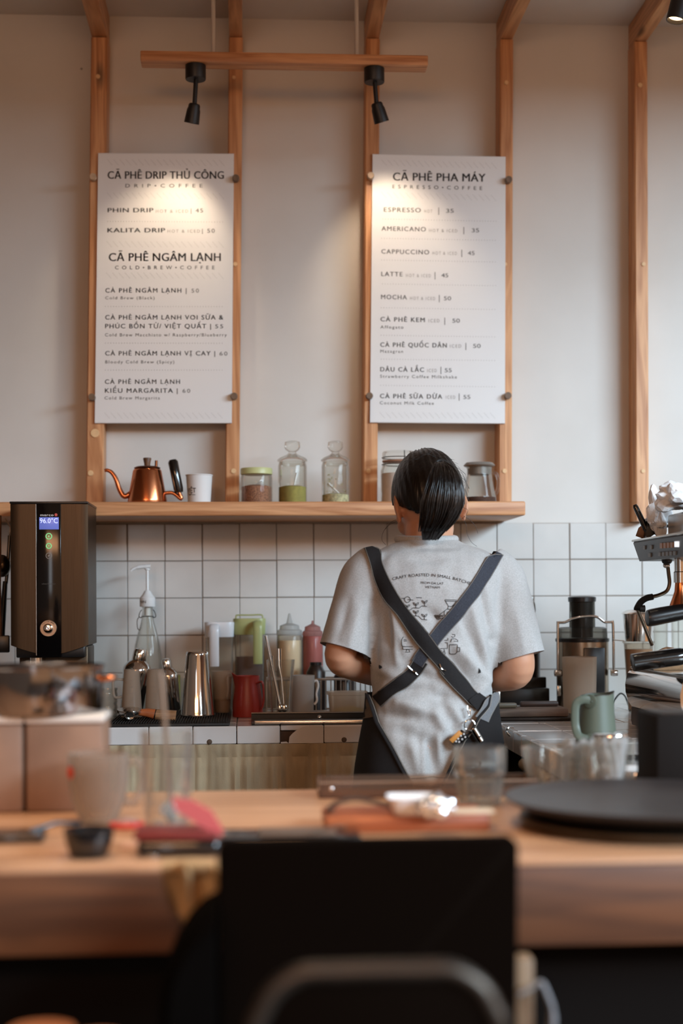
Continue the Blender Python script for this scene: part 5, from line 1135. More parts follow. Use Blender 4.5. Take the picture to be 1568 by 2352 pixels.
# ---- t-shirt
def sleeve(pts, r, endc, n=24): return tubepts(pts, r, n)
SLe, SRe = V3(792, 1494, -.893), V3(1197, 1509, -.893)
sl_l = tubepts([V3(880, 1300, -.862), V3(846, 1330, -.868), V3(822, 1400, -.88), SLe, SLe+(SLe-V3(822, 1400, -.88)).normalized()*.03], [.056, .060, .058, .0550, .0545], 28)
sl_r = tubepts([V3(1112, 1305, -.862), V3(1146, 1335, -.868), V3(1168, 1410, -.88), SRe, SRe+(SRe-V3(1168, 1410, -.88)).normalized()*.03], [.054, .058, .055, .0505, .050], 28)
shirt_me = merged([MB().loft(torso()), sl_l, sl_r], 't_shirt', .0052, 5)
def seg(p, a, b):
    d = (b[0]-a[0], b[1]-a[1]); L2 = d[0]**2+d[1]**2; t = max(0, min(1, ((p[0]-a[0])*d[0]+(p[1]-a[1])*d[1])/L2)); q = (a[0]+d[0]*t, a[1]+d[1]*t)
    return math.hypot(p[0]-q[0], p[1]-q[1]), t
# creases on the back: from, to, width px, depth mm (negative = furrow)
FOLDS = [((1100, 1340), (1132, 1470), 9, -6), ((1132, 1470), (1130, 1570), 9, -5), ((1085, 1400), (1128, 1560), 9, 5), ((1060, 1420), (1112, 1540), 10, -4), ((1040, 1475), (1118, 1560), 11, 5), ((1030, 1510), (1100, 1590), 12, -6),
         ((980, 1400), (1010, 1430), 12, -4), ((950, 1430), (985, 1480), 11, 4), ((905, 1410), (930, 1500), 10, 4), ((890, 1400), (895, 1480), 9, -5), ((900, 1400), (912, 1520), 8, 4), ((870, 1350), (880, 1470), 11, -4), ((856, 1380), (860, 1520), 10, -6),
         ((935, 1540), (1000, 1560), 12, -5), ((900, 1590), (985, 1580), 12, -6), ((915, 1612), (1000, 1640), 14, 7), ((1000, 1640), (1030, 1690), 12, 6), ((1030, 1615), (1060, 1660), 12, 7), ((1000, 1600), (1030, 1605), 12, -6),
         ((880, 1640), (950, 1650), 12, -6), ((920, 1680), (985, 1710), 16, -6), ((985, 1710), (1000, 1785), 14, -7), ((972, 1700), (976, 1785), 7, 5), ((1005, 1690), (1008, 1740), 9, 5), ((940, 1690), (965, 1780), 12, 4), ((1040, 1660), (1020, 1740), 10, -4),
         ((870, 1560), (850, 1600), 9, -5), ((860, 1530), (935, 1570), 12, 3), ((1120, 1570), (1080, 1610), 10, 4), ((1085, 1580), (1095, 1605), 8, -5), ((930, 1255), (1050, 1258), 5, -2), ((945, 1270), (1030, 1273), 7, 2), ((950, 1285), (1010, 1290), 7, -2),
         ((800, 1380), (775, 1470), 11, -3), ((825, 1400), (800, 1490), 10, 3), ((1185, 1400), (1205, 1500), 10, 2), ((1150, 1330), (1138, 1420), 6, -2)]
bmx = bmesh.new(); bmx.from_mesh(shirt_me); bmx.normal_update()
def endface(c, prev):
    return c, (c-prev).normalized()
ends = [endface(SLe, V3(822, 1400, -.88)), endface(SRe, V3(1168, 1410, -.88))]
zhem = W(985, 1790, PY).z; zcol = W(985, 1237, PY).z
off = {}
for vtx in bmx.verts:
    p = vtx.co; n = vtx.normal; d = 0
    u, v = pix(p)
    if n.y < .25:
        k = min(1, max(0, (.25-n.y)/.5))
        for a, b, wd, amp in FOLDS:
            if abs(u-(a[0]+b[0])/2) > 90+abs(a[0]-b[0]) or abs(v-(a[1]+b[1])/2) > 70+abs(a[1]-b[1]): continue
            q, t = seg((u, v), a, b); d += amp*.0016*math.exp(-(q/wd)**2)*k*(.6+.4*math.sin(PI*t))
    d += .0022*noise.noise(p*24)+.0018*noise.noise(Vector((p.x*46, p.y*30, p.z*17)))
    off[vtx.index] = n*d
for vtx in bmx.verts:
    p = vtx.co.copy(); vtx.co += off[vtx.index]
    if p.z > zcol-.006:
        r = math.hypot(p.x-W(985, 1237, PY).x, p.y+.83)
        if r < .052: vtx.co.z -= .02*min(1, (.052-r)/.006)
xtl, xtr = W(849, 1500, PY).x, W(1140, 1500, PY).x
for (c, ax), sg in zip(ends, (-1, 1)):          # cut the sleeves open along the hem
    G = [v for v in bmx.verts if (v.co-c).length < .11 and ((v.co.x < xtl) if sg < 0 else (v.co.x > xtr)) and (v.co-c).dot(ax) > -.04]
    gs = set(G); fcs = [f for f in bmx.faces if all(v in gs for v in f.verts)]; eds = list({e for f in fcs for e in f.edges})
    bmesh.ops.bisect_plane(bmx, geom=G+eds+fcs, plane_co=c, plane_no=ax, clear_outer=False)
    kill = [f for f in bmx.faces if ((f.calc_center_median()-c).dot(ax) > .0002) and (f.calc_center_median()-c).length < .11 and ((f.calc_center_median().x < xtl) if sg < 0 else (f.calc_center_median().x > xtr))]
    bmesh.ops.delete(bmx, geom=kill, context='FACES')
bmx.to_mesh(shirt_me); bmx.free()
shirt = link(shirt_me, 't_shirt', SHIRT, person)
bvh = BVHTree.FromPolygons([v.co.copy() for v in shirt_me.vertices], [list(p.vertices) for p in shirt_me.polygons])
def hit(u, v, off=.001):
    d = ray(u, v).normalized(); h = bvh.ray_cast(CAM, d)
    if h[0] is None: return None
    return h[0]+h[1]*off if h[1].dot(d) < 0 else h[0]-h[1]*off
def surf(pts, off=.0012, step=4):
    """pixel polyline laid on the shirt"""
    o = []
    for a, b in zip(pts[:-1], pts[1:]):
        n = max(1, int(math.hypot(b[0]-a[0], b[1]-a[1])/step))
        for i in range(n): o.append(hit(a[0]+(b[0]-a[0])*i/n, a[1]+(b[1]-a[1])*i/n, off))
    o.append(hit(pts[-1][0], pts[-1][1], off)); return [p for p in o if p is not None]
# collar band and hems
cc = W(985, 1237, PY).x
col_pts = []
for i in range(40):
    a = 2*PI*i/40; col_pts.append(Vector((cc+.0615*math.cos(a), -.831+.059*math.sin(a), zcol+.001+.004*math.sin(a))))
MB().tube(col_pts, .0085, 10, closed=True, flat=1.0).build('collar', SHIRT, person)
# ---- print on the back of the shirt
PRN = mat('shirt_print', (26, 24, 24), .85)
def flat_text(mb, body, f_uv, cap, w_):
    vs, fs = text2d(body); x0 = min(p.x for p in vs); x1 = max(p.x for p in vs)
    q = []
    for p in vs:
        u, v = f_uv((p.x-x0)/(x1-x0)*w_, p.y/CAPH*cap); q.append(hit(u, v, .0009))
    ok = [all(q[i] is not None for i in f) for f in fs]
    mb.add([x if x is not None else Vector() for x in q], [f for f, k in zip(fs, ok) if k])
m = MB()
def arc(x, y):
    t = x/184; u = 902+t*182; v = 1335-24*(1-(2*(t-.47))**2)*.62+t*9; sl = math.atan2(24*.62*8*(t-.47)+9, 182)
    return u+math.sin(sl)*y, v-math.cos(sl)*y
flat_text(m, 'CRAFT ROASTED IN SMALL BATCHES', arc, 6.5, 184)
flat_text(m, 'FROM DA LAT', lambda x, y: (966+x, 1341+x*.045-y), 5.2, 52); flat_text(m, 'VIETNAM', lambda x, y: (975.5+x, 1351+x*.03-y), 5.2, 34)
m.build('print_lettering', PRN, person, sharp=0)
m = MB(); z7 = lambda x, y: (860+x*.20408, 1290+y*.20408)
def ln(*pts, r=.0006): 
    q = surf([z7(*p) for p in pts], .0006, 3)
    if len(q) > 1: m.tube(q, r, 5)
def circ(x, y, R, n=16): ln(*[(x+R*math.cos(2*PI*i/n), y+R*math.sin(2*PI*i/n)) for i in range(n+1)])
def sprout(x, y):
    ln((x, y), (x, y-32)); 
    for sg in (-1, 1): ln((x, y-32), (x+sg*12, y-32), (x+sg*30, y-52), (x+sg*32, y-62), (x+sg*16, y-58), (x+sg*4, y-46), (x, y-32))
circ(370, 427, 32); ln((305, 411), (340, 413)); ln((370, 427), (435, 433)); ln((468, 404), (532, 409))
sprout(367, 545); sprout(465, 522); sprout(562, 498); ln((330, 550), (340, 545), (400, 545), (430, 520), (500, 524), (532, 498), (590, 503))
sprout(368, 635); sprout(465, 612); sprout(560, 652); ln((335, 632), (400, 638)); ln((430, 610), (495, 614), (530, 650), (592, 656))
ln((792, 430), (920, 432), (918, 447), (795, 445), (792, 430)); ln((798, 447), (832, 503), (875, 503), (915, 449)); ln((828, 503), (822, 535)); ln((875, 492), (940, 494)); ln((880, 505), (940, 508)); ln((880, 510), (880, 560))
circ(828, 580, 46); circ(828, 580, 16); circ(716, 632, 20); circ(716, 632, 8); ln((720, 605), (800, 545)); ln((675, 602), (780, 604)); ln((676, 614), (775, 616)); ln((675, 602), (690, 635)); ln((735, 640), (830, 628)); ln((775, 640), (770, 690)); ln((770, 690), (790, 690))
ln((430, 750), (520, 752), (516, 775), (445, 775)); ln((515, 778), (490, 812), (462, 812)); ln((485, 815), (485, 850)); ln((325, 845), (305, 880), (305, 930), (318, 955)); ln((320, 955), (430, 957)); ln((320, 985), (430, 988)); ln((318, 955), (318, 985)); ln((325, 880), (360, 880)); ln((328, 895), (362, 895))
ln((355, 990), (385, 990), (398, 1018), (348, 1018), (362, 1000), (355, 990)); ln((540, 935), (580, 935), (580, 975), (560, 975))
ln((845, 935), (930, 935), (930, 1015), (910, 1040), (855, 1040), (842, 1025), (842, 935)); ln((930, 965), (958, 968), (958, 1010), (930, 1012)); ln((865, 840), (880, 855), (905, 840), (900, 818), (870, 818)); ln((858, 905), (865, 870), (905, 868), (935, 885), (935, 900), (890, 895)); ln((785, 885), (825, 885), (825, 860)); ln((790, 910), (820, 912), (820, 975), (740, 978)); ln((780, 985), (795, 1040), (720, 1035), (722, 1010)); ln((775, 1005), (770, 1038)); ln((720, 1000), (760, 1000))
for pts in (((52, 1160), (82, 1175), (90, 1195), (58, 1210), (50, 1190)), ((1168, 1195), (1190, 1225), (1192, 1250), (1165, 1252))):
    q = [hit(*z7(*p), .0012) for p in pts]
    if all(x is not None for x in q): m.add(q, [list(range(len(q)))])
m.build('print_drawing', PRN, person, sharp=0)
# ---- apron
def strap(name, pts, w0, M_, off=.0045, thick=.0022, stitch=True, parent=None, over=False):
    P = spline([(a, b, 0) for a, b in pts], 8); L = []; R = []
    for i, p in enumerate(P):
        t = (P[min(i+1, len(P)-1)]-P[max(i-1, 0)]).normalized(); nn = Vector((-t.y, t.x, 0)); w_ = w0 if not isinstance(w0, tuple) else w0[0]+(w0[1]-w0[0])*i/(len(P)-1)
        row = []
        for k in (-1, -.5, 0, .5, 1): row.append(hit(p.x+nn.x*k*w_/2, p.y+nn.y*k*w_/2, off))
        if any(x is None for x in row):
            good = [x for x in row if x is not None]
            if not good: continue
            row = [x if x is not None else good[0] for x in row]
        L.append(row)
    for it in range(3):                          # stretch the ribbon taut over the creases
        for i in range(1, len(L)-1):
            for k in range(5):
                y = (L[i-1][k].y+L[i+1][k].y)/2; L[i][k].y = min(L[i][k].y, y)
    for it in range(4):
        Q = [[x.copy() for x in r] for r in L]
        for i in range(1, len(L)-1):
            for k in range(5): L[i][k] = Q[i][k]*.5+(Q[i-1][k]+Q[i+1][k])*.25
    if over: L = [[x+Vector(q) for x in L[0]] for q in ((0, .13, -.10), (0, .12, -.04), (0, .085, -.008), (0, .04, .002))]+L
    vs = []; fs = []
    for row in L: vs += row+[x+Vector((0, thick, 0)) for x in row]
    for i in range(len(L)-1):
        a, b = i*10, (i+1)*10
        for k in range(4): fs += [[a+k, a+k+1, b+k+1, b+k], [a+5+k, b+5+k, b+6+k, a+6+k]]
        fs += [[a, b, b+5, a+5], [a+4, a+9, b+9, b+4]]
    fs += [[0, 1, 2, 3, 4, 9, 8, 7, 6, 5]]; e = (len(L)-1)*10; fs += [[e+k for k in (0, 1, 2, 3, 4, 9, 8, 7, 6, 5)]]
    o = MB().add(vs, fs).build(name, M_, parent or person, sharp=50)
    if stitch:
        s_ = MB()
        for k in (0, 4):
            s_.tube([L[i][k]*.93+L[i][2]*.07+Vector((0, -.0003, 0)) for i in range(0, len(L), 2)], .00045, 4)
        s_.build('stitching', STITCH, o)
    return o
apron = bpy.data.objects.new('apron', None); COL.objects.link(apron); apron.parent = person
strap('strap', [(1141, 1270), (1118, 1308), (1085, 1360), (1045, 1412), (1005, 1458), (972, 1502), (958, 1524)], 31, DENIMB, .0045, parent=apron, over=True)
strap('strap', [(968, 1516), (946, 1548), (905, 1580), (868, 1612)], (34, 30), DENIM, .0042, parent=apron)
strap('strap', [(855, 1262), (868, 1305), (890, 1352), (922, 1404), (962, 1458), (1004, 1510), (1030, 1540)], 31, DENIM, .0085, parent=apron, over=True)
strap('strap', [(1020, 1530), (1050, 1568), (1086, 1606), (1096, 1614)], (36, 32), DENIM, .0068, parent=apron)
# buckles
def buck(pts):
    m = MB(); q = surf(pts, .0105, 4); m.tube(q, .0014, 8); m.build('buckle', CHROME, apron)
buck([(938, 1527), (960, 1545)]); buck([(1006, 1524), (1012, 1536), (1022, 1540)])
TABM = mat('grey_denim', (112, 112, 114), .85, var=.4, vs=1000, bump=.4, bs=1500)
strap('strap_tab', [(848, 1598), (858, 1625), (863, 1652)], (22, 28), mat('brown_grey_canvas', (98, 84, 72), .85, var=.3, vs=900), .0165, .002, True, apron)
strap('strap_tab', [(1128, 1590), (1110, 1625), (1096, 1655)], (20, 30), TABM, .0165, .002, True, apron)
strap('strap_end', [(1086, 1600), (1103, 1622)], (30, 34), DENIM, .0095, .002, False, apron)
# apron skirt: wraps the hips, open at the back
def hipring(z):
    v = pix((W(985, 1700, PY).x, PY, z))[1]
    T = TOR[::1]
    if v >= T[0][0]:
        r = T[0]; k = min(1, (v-1790)/400); return (W(r[1], 1700, PY).x-.02*k, W(r[2], 1700, PY).x+.02*k, r[3], r[4]+.01*k, r[5]+.02*k)
    for i in range(len(T)-1):
        a, b = T[i], T[i+1]
        if a[0] >= v >= b[0]:
            t = (a[0]-v)/(a[0]-b[0]); g = [a[j]+(b[j]-a[j])*t for j in range(6)]; return (W(g[1], 1700, PY).x, W(g[2], 1700, PY).x, g[3], g[4], g[5])
    r = T[-1]; return (W(r[1], 1700, PY).x, W(r[2], 1700, PY).x, r[3], r[4], r[5])
def interp(tab, v):
    if v <= tab[0][0]: return tab[0][1]
    for (a, x), (b, y) in zip(tab[:-1], tab[1:]):
        if a <= v <= b: return x+(y-x)*(v-a)/(b-a)
    return tab[-1][1]
LEDGE = [(1590, 846), (1625, 858), (1660, 868), (1690, 884), (1720, 900), (1760, 920), (1800, 942), (2100, 960)]
REDGE = [(1590, 1130), (1625, 1122), (1650, 1096), (1680, 1078), (1700, 1060), (1740, 1040), (1800, 1012), (2100, 1000)]
m = MB(); rows = []; zt_, zb_ = W(985, 1592, PY).z, .42; nr, nc = 60, 72; edgeL = []; edgeR = []
for j in range(nr+1):
    z = zt_+(zb_-zt_)*(j/nr)**1.3; xl_, xr_, y0, db, df = hipring(z); g = .013; hw = (xr_-xl_)/2+g; cx = (xl_+xr_)/2; v = pix((cx, y0-db, z))[1]
    def ang(u, sgn):
        x = W(u, 1700, y0-db*.9).x-cx; c = max(-1, min(1, x/hw)); ca = math.copysign(abs(c)**(2.5/2), c); return -math.acos(max(-1, min(1, ca)))
    aL = ang(interp(LEDGE, v), -1); aR = ang(interp(REDGE, v), 1)
    # go from left back edge round the front to the right back edge
    a0 = aL+2*PI; a1 = aR if aR > -PI else -PI
    row = []
    for i in range(nc+1):
        a = a0+(a1-a0)*i/nc; c, sn = math.cos(a), math.sin(a); wv = .0025*math.sin(a*9+z*6)*(j/nr)
        row.append(Vector((cx+(hw+wv)*sgnpow(c, .8), y0+((df if sn > 0 else db)+g+wv)*sgnpow(sn, .8), z)))
    rows.append(row); edgeL.append(row[0]); edgeR.append(row[-1])
vs = [p for r in rows for p in r]; fs = []
for j in range(nr):
    for i in range(nc): fs.append([j*(nc+1)+i, j*(nc+1)+i+1, (j+1)*(nc+1)+i+1, (j+1)*(nc+1)+i])
ap = MB().add(vs, fs).build('apron_skirt', mat('apron_denim', (36, 33, 33), .85, var=.3, vs=800, bump=.4, bs=1200, spec=.2), apron)
md = ap.modifiers.new('thick', 'SOLIDIFY'); md.thickness = .002
for E_ in (edgeL, edgeR):
    t = MB().tube([p+Vector((0, -.002, 0)) for p in E_], .0052, 8, flat=.5).build('edge_binding', DENIM, apron)
    MB().tube([p+Vector((.0035, -.0062, 0)) for p in E_], .0006, 5).build('stitching', STITCH, t)
# trousers and shoes
tr = [MB().loft([ring(W(842, 1700, PY).x, W(1126, 1700, PY).x, z, -.893, .100, .09) for z in (zh-.07, zh-.01, zh+.04)])]
for sg in (-1, 1):
    x0 = W(985, 1760, PY).x+sg*.066; tr.append(tubepts([(x0, -.885, zh+.04), (x0, -.885, .62), (x0+sg*.004, -.875, .44), (x0+sg*.004, -.885, .10)], [.080, .079, .068, .062]))
link(merged(tr, 'trousers', .008, 4), 'trousers', mat('dark_trousers', (46, 38, 33), .9, var=.15, vs=200), person)
for sg in (-1, 1):
    x0 = W(985, 1760, PY).x+sg*.072; sh_ = MB(); sh_.ball((x0+sg*.006, -.815, .05), (.046, .125, .044), 22); sh_.ball((x0, -.89, .058), (.040, .05, .05), 18); sh_.box((x0-.04, -.935, 0), (x0+.046, -.70, .016), .008)
    sh_.build('shoe', mat('shoe_canvas', (60, 56, 54), .8), person)
# hem line of the shirt
hm = surf([(868, 1792), (935, 1787), (990, 1783), (1045, 1786), (1110, 1790)], .0015, 6)
if len(hm) > 3: MB().tube(hm, .0016, 6).build('hem', SHIRT, person)
# ---- hair
def in_hair(q):
    x, y, z = q.x/.074, q.y/.094, q.z/.10
    zb = -.62+(y+1)*.62 if y < 0 else 0+(y)*.62
    zb = -1.02+(y+1)*.74 if y < 0 else -.28+y*.85
    if abs(x) > .55 and y < .2: zb += .10*(abs(x)-.55)/.45
    return z > zb
hv = MB(); n = 96; h2 = 64; vs = []; fs = []
for j in range(h2+1):
    ph = PI*j/h2
    for i in range(n):
        a = 2*PI*i/n; q = Vector((.0775*math.sin(ph)*math.cos(a), .1005*math.sin(ph)*math.sin(a), -.104*math.cos(ph)+.012))
        st = .0012*math.sin(a*31+ph*3)+.001*noise.noise(Vector((a*9, ph*2, 1)))
        k = 1+st/.08
        if not in_hair(q-Vector((0, 0, .012))): k = .86
        vs.append(HM @ Vector((q.x*k, q.y*k, (q.z-.012)*k+.012)))
for j in range(h2):
    for i in range(n): i2 = (i+1) % n; fs.append([j*n+i, j*n+i2, (j+1)*n+i2, (j+1)*n+i])
hair = MB().add(vs, fs).build('hair', HAIR, person, sharp=0)
root = V3(1012, 1070, -.908)
rnd = random.Random(3); m = MB()
sec = [(1064, 1012, 10, -.918, .012), (1078, 1017, 26, -.936, .018), (1105, 1020, 38, -.950, .024), (1150, 1018, 50, -.955, .026), (1190, 1008, 44, -.950, .024), (1220, 994, 32, -.940, .018), (1240, 986, 20, -.934, .010)]
core = []
for v, u, hw, y, d in sec: c = V3(u, v, y); k = hw/S(y)*.86; core.append([c+Vector((k*math.cos(2*PI*i/20), d*.8*math.sin(2*PI*i/20), 0)) for i in range(20)])
m.loft(core)
for i in range(260):
    a = rnd.uniform(0, 2*PI); r = math.sqrt(rnd.uniform(.35, 1)); L = rnd.uniform(.80, 1.02); cs, sn = math.cos(a)*r, math.sin(a)*r; pts = []
    if sn > .5 and i % 3: sn = -sn
    for q, (v, u, hw, y, d) in enumerate(sec):
        if q/6 > L: break
        c = V3(u, v, y); jit = rnd.gauss(0, .0012); pts.append(c+Vector((cs*hw/S(y)+jit, sn*d+rnd.gauss(0, .0008), rnd.gauss(0, .001))))
    P = spline(pts, 3); kk = len(P); m.tube(P, [.0019*(1-.75*(q/(kk-1))**3) for q in range(kk)], 5)
m.build('ponytail', HAIR, hair, sharp=0)
MB().tube([root+Vector((.013*math.cos(2*PI*i/20), -.006+.004*math.sin(2*PI*i/20), .012*math.sin(2*PI*i/20))) for i in range(20)], .0035, 8, closed=True).build('hair_tie', RUBBER, hair)
m = MB()
def strand(pts, Y, r=.0004): m.tube(spline([V3(u, v, Y) for u, v in pts], 6), r, 5)
strand([(925, 1188), (898, 1200), (880, 1222), (877, 1240), (886, 1252)], -.82); strand([(930, 1180), (912, 1196), (895, 1205), (884, 1216)], -.82)
strand([(1062, 1188), (1070, 1205), (1072, 1225), (1082, 1245), (1095, 1255)], -.83); strand([(1064, 1185), (1080, 1195), (1092, 1210), (1097, 1225)], -.83); strand([(1062, 1165), (1074, 1172), (1068, 1185), (1060, 1192)], -.83)
for i in range(60):
    a = rnd.uniform(0, PI); c = V3(988, 1130, -.86); R = 84/S(-.86); d = Vector((math.cos(a)*.98, 0, math.sin(a)*1.0)); t_ = Vector((-d.z, 0, d.x))*(1 if rnd.random() > .5 else -1)
    p0 = c+d*R*.97; m.tube(spline([p0, p0+d*.004+t_*.012, p0+d*.007*rnd.random()+t_*.03], 4), .00025, 4)
o = m.build('loose_strands', HAIR, hair, sharp=0); o['kind'] = 'stuff'
# ---- keys on the apron
kp = hit(1068, 1628, .012); kr = hit(1068, 1663, .014)
th = thing('key_ring', kp, 'steel key ring with orange flask fob and silver whistle clipped to the apron', 'key ring')
def KP(u, v, o=.014): return hit(u, v, o)
MB().tube(spline([KP(1065, 1624), KP(1062, 1636), KP(1065, 1648), KP(1070, 1646), KP(1071, 1634), KP(1067, 1624)], 5), .0012, 8).build('clip', CHROME, th, world=True)
kc = KP(1068, 1663); sk = F/(kc.y-CAM.y); R = 12.6/sk
MB().tube([kc+Vector((R*math.cos(2*PI*i/28), .001*math.sin(4*PI*i/28), R*math.sin(2*PI*i/28))) for i in range(28)], .0012, 8, closed=True).build('ring', CHROME, th, world=True)
def fob(u0_, v0_, u1_, v1_, r, Y, name, M_, flat=.7):
    a, b = W(u0_, v0_, Y), W(u1_, v1_, Y); d = (b-a)
    return MB().tube([a, a+d*.03, a+d*.97, b], [r*.85, r, r, r*.85], 20, flat=flat, upv=(0, 1, 0)).build(name, M_, th, world=True)
ky = kc.y-.012
fo = fob(1068, 1684, 1040, 1710, 12.5/sk, ky, 'flask_fob', BPLAST, .6); fob(1058, 1681, 1035, 1703, 6/sk, ky-.006, 'orange_label', mat('fob_orange', (206, 138, 64), .5), .3)
m = MB()
for k, (u, v) in enumerate(((1065, 1686), (1058, 1690), (1061, 1698), (1052, 1697), (1054, 1704), (1047, 1703), (1068, 1693))): p = W(u, v, ky-.0072); m.box(p-Vector((.0018, .0004, .0018)), p+Vector((.0018, .0004, .0018)), .0003)
m.build('check_pattern', mat('fob_white', (205, 200, 196), .5), th, world=True)
fob(1086, 1674, 1104, 1704, 8/sk, ky, 'whistle', CHROME, .9); p = W(1101, 1692, ky-.0075); MB().box(p-Vector((.002, .001, .0015)), p+Vector((.002, .001, .0015)), .0003).build('whistle_slot', BPLAST, th, world=True)
MB().tube([kc+Vector((.002, 0, -R)), W(1066, 1684, ky)], .001, 6).build('fob_link', CHROME, th, world=True); MB().tube([kc+Vector((.008, 0, -R*.8)), W(1086, 1674, ky)], .001, 6).build('whistle_link', CHROME, th, world=True)
# ------------------------------------------------------------------ things on the front counter (out of focus)
def fon(u, v): p = onZ(u, v, FC); return p
def fz(v, Y): return Zof(v, Y)-FC
KRAFT = mat('canister_brown', (140, 108, 88), .55, 0, var=.12, vs=12); PALE = mat('canister_rim', (214, 204, 194), .5)
# two brown canisters with pale rims, steel pot on top
Yc = fon(120, 1866).y; s = S(Yc)
hz = fz(1636, Yc)
for ua, ub, lab in ((58, 237, 'wide brown square canister with pale lid at the left of the front counter'), (-120, 52, 'brown square canister with pale lid cut off by the left edge')):
    a, b_ = W(ua, 1750, Yc).x, W(ub, 1750, Yc).x; t = thing('square_canister', ((a+b_)/2, Yc+(b_-a)/2, FC), lab, 'canister', 'brown canisters on the front counter')
    MB().box((a, Yc, FC), (b_, Yc+(b_-a), FC+hz-.012), .006).build('body', KRAFT, t, world=True); MB().box((a-.001, Yc-.001, FC+hz-.0118), (b_+.001, Yc+(b_-a)+.001, FC+hz), .003).build('lid', PALE, t, world=True)
Yp = Yc+.07; s = S(Yp); zc = FC+hz+.0003; hp_ = Zof(1521, Yp)-zc
b = spot_on(96, Yp, zc); R = 140/s
t = thing('steel_pot', b, 'wide polished steel pot standing on the brown canisters', 'pot')
MB().shell([(R*.96, 0), (R*.985, .004), (R*.985, hp_-.006), (R*1.02, hp_-.003), (R*1.02, hp_)], .002, 64).build('pot_body', mat('pot_steel', (150, 148, 150), .12, 1), t)
MB().tube(spline([(R*.97, -.012, hp_*.68), (R+.012, -.014, hp_*.72), (R+.014, .0, hp_*.72), (R+.012, .014, hp_*.72), (R*.97, .012, hp_*.68)], 6), .0045, 10).build('pot_handle', COPPER, t)
# frosted glass mug
Y = fon(232, 1885).y; s = S(Y); b = Vector((W(226, 1800, Y).x, Y, FC)); h = fz(1722, Y)
t = thing('frosted_mug', b, 'frosted glass mug with a red dot and curved handle', 'mug')
FRG = glass('frosted_glass', (240, 234, 228), (214, 204, 194), .3, .8, .30, (214, 202, 190))
MB().shell([(40/s, 0), (43/s, .004), (50/s, .012), (61/s, h*.3), (69/s, h*.6), (70/s, h*.85), (69/s, h)], .003, 44).build('mug_body', FRG, t)
MB().tube(spline([(66/s, 0, h*.84), (84/s, 0, h*.88), (98/s, 0, h*.74), (96/s, 0, h*.5), (80/s, 0, h*.28), (60/s, 0, h*.26)], 6), .0058, 12).build('handle', FRG, t)
a = math.radians(-145); rr = 70/s+.001; Md = Matrix.Translation((rr*math.cos(a), rr*math.sin(a), h*.74)) @ Matrix.Rotation(a+PI/2, 4, 'Z') @ Matrix.Rotation(PI/2, 4, 'X'); MB().lathe([(15/s, 0), (.001, .0015)], 24, M=Md).build('red_dot', mat('sticker_red', (206, 78, 58), .5), t)
# tall glass with spoon
Y = fon(380, 1922).y; s = S(Y); b = Vector((W(384, 1800, Y).x, Y, FC)); h = fz(1674, Y)
t = thing('tall_glass', b, 'tall clear drinking glass holding a long stirring spoon', 'glass')
MB().shell([(48/s, 0), (50/s, .006), (53/s, .05), (55/s, h*.42), (58/s, h*.6), (61/s, h)], .0028, 44).build('glass_body', CLEARF, t); MB().lathe([(45/s, .004), (47/s, .010), (.001, .012)], 36).build('glass_base', glass('thick_glass', (225, 228, 230), (190, 190, 190), .02), t)
ICE = glass('ice', (238, 242, 246), (206, 214, 220), .04, 1, .25, (228, 234, 240))
for i, (dx, dy, dz, lab) in enumerate(((-.012, -.004, .013, 'ice cube at the lower left in the tall glass'), (.011, .004, .013, 'ice cube at the lower right in the tall glass'), (.0, -.002, .034, 'ice cube lying on the other two in the tall glass'))):
    q = thing('ice_cube', b+Vector((dx, dy, dz)), lab, 'ice cube', 'ice cubes in the tall glass', rot=(.3*i, .4, .7*i)); MB().box((-.0085, -.0085, -.0085), (.0085, .0085, .0085), .003).build('cube', ICE, q)
t = thing('stirring_spoon', b+Vector((.0, .010, .012)), 'long steel stirring spoon upright in the tall glass', 'spoon')
z1 = Zof(1540, Y)-b.z-.012; MB().tube([(.004, .004, .02), (-4/s, 0, z1*.6), (-14/s, 0, z1)], .0034, 10).build('stem', STEEL, t); MB().ball((.004, .004, .018), (.009, .004, .014), 14).build('bowl', STEEL, t)
# small black cup
Y = fon(204, 1968).y; s = S(Y); b = Vector((W(204, 1900, Y).x, Y, FC)); h = fz(1893, Y)
t = thing('black_cup', b, 'small glossy black cup at the counter edge', 'cup'); GB = mat('glazed_black', (18, 18, 20), .22, coat=.6)
MB().shell([(38/s, 0), (44/s, .004), (53/s, h*.5), (57/s, h*.9), (57/s, h)], .003, 40).build('cup_body', GB, t)
# dark flat tray at far left
p = fon(40, 1938); Y = p.y; t = thing('black_tray', p, 'flat black tray at the left edge of the front counter', 'tray')
xa, xb = W(-60, 1900, Y).x, W(98, 1900, Y).x; MB().box((xa, Y, FC), (xb, Y+.05, FC+.012), .004).build('tray_body', GB, t, world=True); MB().tube([(xb-.02, Y+.02, FC+.012), (xb+.01, Y+.05, FC+.018), (xb+.04, Y+.06, FC+.016)], .003, 8).build('handle', GB, t, world=True)
